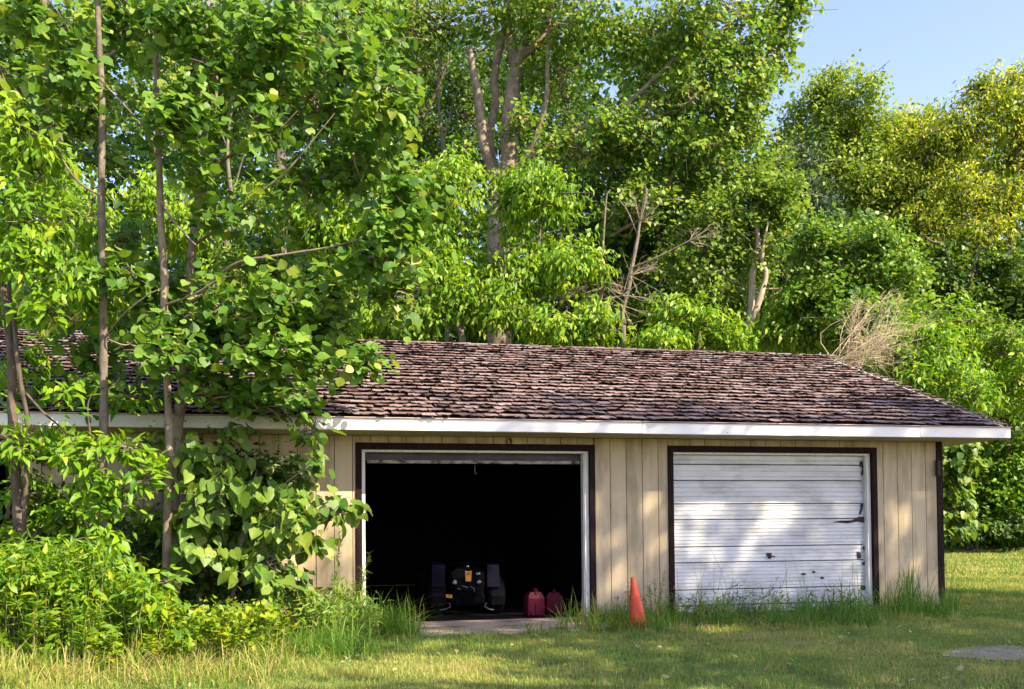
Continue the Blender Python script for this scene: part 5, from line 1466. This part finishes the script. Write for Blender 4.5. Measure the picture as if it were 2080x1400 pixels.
tall_patch([(520, 760, 1275, 1345, 1900, 0.21, 0.009, 1.4, 0.45), (720, 850, 1262, 1300, 1000, 0.30, 0.009, 1.5, 0.45), (740, 865, 1258, 1285, 130, 0.44, 0.006, 1.6, 0.75), (560, 720, 1262, 1300, 500, 0.30, 0.009, 1.3, 0.5), (600, 830, 1290, 1335, 500, 0.12, 0.008, 1.3, 0.75)],
           'tall_grass', 'tall green grass spilling over the left jamb of the open bay')
tall_patch([(-20, 560, 1345, 1400, 2600, 0.16, 0.008, 1.1, 0.86), (-20, 330, 1310, 1370, 900, 0.26, 0.008, 0.8, 0.68), (330, 600, 1310, 1360, 900, 0.20, 0.008, 1.0, 0.82)],
           'tall_grass', 'sunlit yellow green rough grass along the lower left')
tall_patch([(1120, 1215, 1262, 1285, 420, 0.34, 0.010, 0.8, 0.66), (1060, 1150, 1272, 1290, 260, 0.13, 0.008, 1.0, 0.45)],
           'tall_grass', 'grass tuft at the right jamb of the open bay')
tall_patch([(1215, 1375, 1254, 1284, 1000, 0.23, 0.009, 1.2, 0.5), (1365, 1790, 1246, 1276, 2600, 0.21, 0.009, 1.2, 0.38), (1365, 1790, 1246, 1262, 150, 0.55, 0.006, 0.6, 0.7), (1640, 1760, 1248, 1262, 180, 0.34, 0.010, 0.6, 0.4), (1230, 1790, 1266, 1284, 1300, 0.09, 0.007, 1.4, 0.92)],
           'tall_grass', 'ragged grass and dry stalks along the foot of the white door')
tall_patch([(1785, 1935, 1238, 1258, 700, 0.26, 0.010, 0.7, 0.40), (1800, 1880, 1236, 1246, 90, 0.46, 0.014, 0.4, 0.3), (1800, 1950, 1250, 1264, 260, 0.10, 0.008, 1.3, 0.9)],
           'tall_grass', 'grass tufts at the garage corner right of the white door')

# ================================================================== things in and before the open bay
M['cone_orange'] = surface_mat('cone_orange', [(0.3, (0.46, 0.055, 0.03)), (0.55, (0.66, 0.095, 0.045)), (0.8, (0.74, 0.16, 0.10))], nscale=9, detail=8, rough=0.55, bump=0.15, second=((0.10, 0.03, 0.02), (1, 1, 1), 32.0, 0.62, 0.70))
cb_ = on_ground(1297, 1279)
cone = empty('traffic_cone', cb_, 'faded orange traffic cone leaning slightly in the weeds between the two bays', 'traffic cone')
th = np.linspace(0, 2 * math.pi, 29)[:-1]
prof = [(0.098, -0.01), (0.100, 0.012), (0.090, 0.022), (0.086, 0.05), (0.083, 0.12), (0.072, 0.22), (0.055, 0.34), (0.036, 0.46), (0.0245, 0.535), (0.021, 0.552), (0.015, 0.550), (0.013, 0.50)]
Vc, Fc = [], []
for i, (r, z) in enumerate(prof):
    for a in th:
        sq = 1 + 0.05 * math.cos(2 * a + 0.6) * (1 - z / 0.6) + 0.012 * math.sin(5 * a + z * 20)
        Vc.append((cb_[0] + r * sq * math.cos(a) - 0.075 * z - 0.02 * z * z, cb_[1] + r * sq * math.sin(a) + 0.05 * z, cb_[2] + z))
m = len(th)
for i in range(len(prof) - 1):
    for j in range(m):
        Fc.append((i * m + j, i * m + (j + 1) % m, (i + 1) * m + (j + 1) % m, (i + 1) * m + j))
obj('cone_body', np.array(Vc), Fc, M['cone_orange'], cone, smooth=True)
Vb, Fb = [], []
for i, (r, z) in enumerate([(0.095, 0.012), (0.135, 0.008), (0.155, -0.004), (0.156, -0.02)]):
    for a in th:
        k = (abs(math.cos(a)) ** 6 + abs(math.sin(a)) ** 6) ** (-1 / 6) if i else 1.0
        curl = 0.03 * max(0, math.cos(a - 0.3)) * (i >= 2)
        Vb.append((cb_[0] + r * k * math.cos(a + 0.5) * 0.8, cb_[1] + r * k * math.sin(a + 0.5) * 0.8, cb_[2] + z + curl * 0.3))
for i in range(3):
    for j in range(m):
        Fb.append((i * m + j, i * m + (j + 1) % m, (i + 1) * m + (j + 1) % m, (i + 1) * m + j))
obj('cone_base', np.array(Vb), Fb, M['cone_orange'], cone, smooth=True)

M['can_red'] = surface_mat('can_red', [(0.3, (0.06, 0.002, 0.012)), (0.7, (0.10, 0.004, 0.018))], nscale=8, rough=0.5, bump=0.05, spec=0.15)
FZ = GZ + 0.022


def fuel_can(label, cx, cy, w, h, dpt, rz):
    root = empty('fuel_can', (cx, cy, FZ), label, 'fuel can', 'red fuel cans', rz)
    b = MB()
    b.box(-w / 2, w / 2, -dpt / 2, dpt / 2, 0.0, h * 0.74, bev=0.03)
    sv = [(-w / 2 + 0.01, -dpt / 2 + 0.01, h * 0.70), (w / 2 - 0.01, -dpt / 2 + 0.01, h * 0.70), (w / 2 - 0.01, dpt / 2 - 0.01, h * 0.70), (-w / 2 + 0.01, dpt / 2 - 0.01, h * 0.70),
          (-w * 0.3, -dpt * 0.3, h * 0.88), (w * 0.3, -dpt * 0.3, h * 0.88), (w * 0.3, dpt * 0.3, h * 0.88), (-w * 0.3, dpt * 0.3, h * 0.88)]
    b.poly(sv, [(0, 1, 5, 4), (1, 2, 6, 5), (2, 3, 7, 6), (3, 0, 4, 7), (4, 5, 6, 7)])
    o = b.build('can_body', M['can_red'], root, world=False)
    e = MB()
    e.box(-w * 0.07, w * 0.07, -dpt / 2 - 0.012, -dpt / 2 + 0.004, 0.02, h * 0.5, bev=0.006)
    e.tube([(-w * 0.38, -dpt / 2 - 0.002, h * 0.26), (-w * 0.3, -dpt / 2 - 0.002, h * 0.12), (-w * 0.12, -dpt / 2 - 0.002, h * 0.06)], 0.010, 6)
    e.tube([(w * 0.38, -dpt / 2 - 0.002, h * 0.26), (w * 0.3, -dpt / 2 - 0.002, h * 0.12), (w * 0.12, -dpt / 2 - 0.002, h * 0.06)], 0.010, 6)
    e.build('moulded_rib', M['can_red'], root, world=False)
    g = MB()
    g.tube([(0, -dpt * 0.36, h * 0.80), (0, -dpt * 0.30, h * 0.93), (0, dpt * 0.05, h * 0.96), (0, dpt * 0.32, h * 0.82)], 0.016, 8)
    g.build('handle', M['can_red'], root, smooth=True, world=False)
    c_ = MB()
    c_.cyl((w * 0.02, -dpt * 0.22, h * 0.84), (w * 0.02, -dpt * 0.30, h * 1.0), 0.026, 0.022, 14)
    c_.build('cap', M['can_red'], root, world=False)


fuel_can('brighter red plastic fuel can on the garage floor right of the quad bike', *on_ground(1085, 1252, FZ)[:2], 0.225, 0.335, 0.19, 0.1)
p2 = on_ground(1128, 1247, FZ)
fuel_can('second fuel can, darker red, standing behind the grass at the right jamb', p2[0], p2[1] + 0.05, 0.21, 0.30, 0.18, -0.3)

# quad bike
M['quad_black'] = surface_mat('quad_black', [(0.3, (0.0015, 0.0015, 0.0025)), (0.7, (0.004, 0.004, 0.006))], nscale=6, rough=0.7, bump=0.0, spec=0.03)
M['quad_fender'] = surface_mat('quad_fender', [(0.3, (0.0045, 0.004, 0.010)), (0.7, (0.008, 0.007, 0.016))], nscale=6, rough=0.7, bump=0.0, spec=0.03)
M['rubber'] = surface_mat('rubber', [(0.3, (0.003, 0.003, 0.004)), (0.7, (0.006, 0.006, 0.008))], nscale=20, rough=0.85, bump=0.3, spec=0.06)
M['label_orange'] = surface_mat('label_orange', [(0.3, (0.36, 0.15, 0.005)), (0.7, (0.42, 0.19, 0.008))], nscale=8, rough=0.4, bump=0.0)
M['label_ink'] = surface_mat('label_ink', [(0.3, (0.03, 0.02, 0.01)), (0.7, (0.05, 0.03, 0.02))], rough=0.5, bump=0.0)
M['lamp_glass'] = surface_mat('lamp_glass', [(0.42, (0.015, 0.015, 0.02)), (0.5, (0.14, 0.14, 0.16)), (0.6, (0.4, 0.4, 0.44))], nscale=45, rough=0.3, bump=0.0, spec=0.3)
M['steel'] = surface_mat('steel', [(0.3, (0.02, 0.02, 0.026)), (0.7, (0.08, 0.08, 0.095))], nscale=30, rough=0.4, bump=0.2, spec=0.25)
q0 = on_ground(951, 1252, FZ)
quad = empty('quad_bike', (q0[0], q0[1], FZ), 'black quad bike facing out of the dark open bay, orange warning label on its front', 'quad bike')


def qx(px_, py_, y):                      # point of the photo on the plane y (relative to the bike's nose)
    return on_plane_y(px_, py_, q0[1] + y)


def qbox(name, x0, x1, y0, y1, ya, yb, mat, bev=0.012, parent=None):
    a, b = qx(x0, y1, ya), qx(x1, y0, ya)
    return MB().box(a[0], b[0], q0[1] + ya, q0[1] + yb, a[2], b[2], bev=bev).build(name, mat, parent or quad)


body = MB()
a, b = qx(915, 1230, 0.12), qx(985, 1160, 0.12)
body.box(a[0], b[0], q0[1] + 0.12, q0[1] + 1.3, a[2], b[2], bev=0.03)
body.build('body', M['quad_black'], quad)
ca = [qx(x, y, yy) for x, y, yy in ((925, 1200, 0.03), (977, 1200, 0.03), (982, 1165, 0.12), (918, 1165, 0.12), (930, 1150, 0.32), (970, 1150, 0.32))]
cw = MB().poly(ca + [ca[0] + np.array([0, 0.4, 0]), ca[1] + np.array([0, 0.4, 0])], [(0, 1, 2, 3), (3, 2, 5, 4), (0, 3, 4, 6), (1, 7, 5, 2)])
cowl = cw.build('front_cowl', M['quad_black'], quad)
for (x, y) in ((924, 1183), (973, 1183)):
    c = qx(x, y, 0.02)
    hl_ = MB()
    hl_.ball(c, 0.030, (1.05, 0.6, 0.9))
    h_ = hl_.build('headlight', M['lamp_glass'], quad, smooth=True)
    MB().cyl(c + np.array([0, 0.012, 0]), c + np.array([0, 0.09, 0]), 0.036, 0.03, 16).build('lamp_housing', M['quad_black'], h_)
for x0, x1 in ((877, 904), (990, 1016)):
    fa = [qx(x0, 1192, 0.06), qx(x1, 1192, 0.06), qx(x1 - (0 if x0 < 950 else 3), 1147, 0.2), qx(x0 + (1 if x0 < 950 else 0), 1147, 0.2)]
    fb = [p + np.array([0, 0.5, 0.02]) for p in fa]
    MB().poly(fa + fb, [(0, 1, 2, 3), (3, 2, 6, 7), (0, 3, 7, 4), (1, 5, 6, 2), (4, 7, 6, 5), (0, 4, 5, 1)]).build('fender', M['quad_fender'], quad)
bp = MB()
for pts in (((925, 1213), (928, 1228), (975, 1228), (980, 1213)), ((930, 1212), (935, 1204), (968, 1204), (976, 1212))):
    bp.tube([qx(x, y, -0.02) for x, y in pts], 0.012, 8)
for (x, y, x2, y2) in ((925, 1213, 925, 1242), (980, 1213, 978, 1240), (942, 1205, 942, 1228), (962, 1205, 962, 1228)):
    bp.tube([qx(x, y, -0.02), qx(x2, y2, 0.02)], 0.010, 8)
bp.build('bumper', M['quad_black'], quad, smooth=True)
for x0, x1, x2 in ((893, 916, 912), (1003, 984, 988)):
    ar = MB()
    ar.tube([qx(x0, 1239, 0.04), qx((x0 + x1) / 2, 1238, 0.03), qx(x1, 1232, 0.02), qx(x2, 1225, 0.03)], 0.010, 6)
    ar.build('suspension_arm', M['steel'], quad, smooth=True)
br = MB()
for (x, y, x2, y2) in ((938, 1190, 950, 1194), (955, 1192, 962, 1195), (930, 1195, 935, 1198), (962, 1194, 964, 1203)):
    br.tube([qx(x, y, -0.01), qx(x2, y2, -0.01)], 0.007, 6)
br.build('bracket', M['steel'], quad)
for (xc_, side) in ((890, -1), (1010, 1)):
    for yy in (0.12, 1.15):
        c = qx(xc_, 1252, 0.12)
        wx = 0.105
        w_ = MB()
        R = 0.235
        for i, (rr, xx) in enumerate(((0.20, -wx), (R, -wx * 0.7), (R, wx * 0.7))):
            nx = ((R, wx * 0.0), (R, wx * 0.7), (0.20, wx))[i]
            pass
        ctr = np.array([c[0], q0[1] + yy + 0.2, FZ + R])
        Vw, Fw = [], []
        pr = [(0.10, -wx), (0.20, -wx), (R, -wx * 0.65), (R + 0.005, 0), (R, wx * 0.65), (0.20, wx), (0.10, wx)]
        nn_ = 26
        for k in range(nn_):
            an = k / nn_ * 6.2832
            tread = 0.012 if k % 2 else 0.0
            for i, (rr, xx) in enumerate(pr):
                r2 = rr + (tread if i in (2, 3, 4) else 0) - 0.006
                Vw.append(ctr + np.array([xx, r2 * math.cos(an), r2 * math.sin(an)]))
        kk = len(pr)
        for k in range(nn_):
            for i in range(kk - 1):
                Fw.append((k * kk + i, k * kk + i + 1, ((k + 1) % nn_) * kk + i + 1, ((k + 1) % nn_) * kk + i))
        w_.bm.free()
        wh_ = bpy.data.objects.new('wheel', None)
        wh_.location = Vector(ctr) - Vector((q0[0], q0[1], FZ))
        link(wh_, quad)
        obj('tyre', np.array(Vw), Fw, M['rubber'], wh_)
        MB().cyl(ctr - np.array([wx * 0.8, 0, 0]), ctr + np.array([wx * 0.8, 0, 0]), 0.105, None, 18).build('rim', M['steel'], wh_)
hb = MB()
hb.tube([qx(905, 1150, 0.6), qx(930, 1143, 0.55), qx(950, 1146, 0.5), qx(970, 1143, 0.55), qx(995, 1150, 0.6)], 0.013, 8)
hb.build('handlebar', M['quad_black'], quad, smooth=True)
MB().box(qx(932, 1160, 0.8)[0], qx(968, 1160, 0.8)[0], q0[1] + 0.75, q0[1] + 1.4, qx(940, 1160, 0.8)[2], qx(940, 1142, 0.8)[2], bev=0.03).build('seat', M['quad_black'], quad)
MB().ball(qx(950, 1151, 0.1), 0.016, (1.1, 0.6, 0.8)).build('badge', M['lamp_glass'], quad, smooth=True)
y_l = 0.03


def plate(name, pts, yy, mat, th=0.006):
    V = [qx(x, y, yy) for x, y in pts]
    V2 = [v + np.array([0, th, 0]) for v in V]
    n = len(pts)
    F = [tuple(range(n)), tuple(range(2 * n - 1, n - 1, -1))] + [(i, n + i, n + (i + 1) % n, (i + 1) % n) for i in range(n)]
    return MB().poly(V + V2, F).build(name, mat, quad)


plate('warning_label', [(945, 1159), (948, 1160.5), (955, 1160.5), (958, 1159), (957, 1181), (946, 1181)], 0.012, M['label_orange'])
plate('label_print', [(947.5, 1163), (955.5, 1163), (955.5, 1164.6), (947.5, 1164.6)], 0.009, M['label_ink'], 0.002)
plate('label_print', [(948, 1166.2), (955, 1166.2), (955, 1168), (948, 1168)], 0.009, M['label_ink'], 0.002)
plate('warning_label', [(906, 1207.5), (918.5, 1208.5), (918.5, 1215), (906, 1214)], -0.03, M['label_orange'])
plate('label_print', [(908, 1209.3), (917, 1210), (917, 1211.5), (908, 1210.8)], -0.033, M['label_ink'], 0.002)
plate('small_plate', [(967.5, 1163), (975.5, 1163), (975.5, 1167.5), (967.5, 1167.5)], 0.02, M['lamp_glass'])

# ================================================================== trees on the near side of the lawn that shade the front
def shade_tree(label, x, y, h, z0, rx, ry, nspray, seed):
    root = empty('shade_tree', (x, y, GZ), label, 'tree', 'shade trees in front of the garage')
    P = [np.array([x, y, GZ - 0.1]), np.array([x + 0.1, y, h * 0.35]), np.array([x - 0.1, y + 0.1, h * 0.7]), np.array([x, y, h * 0.97])]
    V, F = tube_arrays(P, [0.22, 0.18, 0.11, 0.02], 10, 5, 0.03)
    obj('trunk', V, F, M['bark_grey'], root, smooth=True)
    L = Leaves('small')
    tw = Tubes()
    k = 34
    d = unit(rng.normal(0, 1, (k, 3)))
    ctr = np.array([x, y, (h + z0) / 2])
    R = np.array([rx, ry, (h - z0) / 2])
    sub = ctr + d * (0.35 + 0.6 * rng.random((k, 1))) * R
    for s_ in sub:
        zb = max(z0 * 0.8, s_[2] - 1.2 - 1.5 * rng.random())
        tw.add([np.array([x, y, zb]), (np.array([x, y, zb]) + s_) / 2 + np.array([0, 0, 0.2]), s_], [0.06, 0.04, 0.012], 5, 2)
    w_ = rng.integers(0, k, nspray)
    pts = sub[w_] + rng.normal(0, 0.62, (nspray, 3))
    sprays(L, pts, unit(pts - ctr), 7, 0.6, 0.2, 0.4, (0.5, 0.2), 0.4)
    tw.build('limbs', M['bark_grey'], root, kind='stuff')
    L.build('crown', M['leaf_olive'], root)


shade_tree('leafy shade tree nearest the open bay, across the lawn', 9.0, -12.6, 10.2, 3.4, 3.2, 3.0, 1000, 1)
shade_tree('tall shade tree across the lawn from the white door', 14.2, -13.0, 17.3, 8.0, 3.6, 3.0, 1400, 2)
shade_tree('tall shade tree across the lawn beyond the garage corner', 19.6, -12.4, 17.8, 6.5, 3.7, 3.0, 1650, 3)
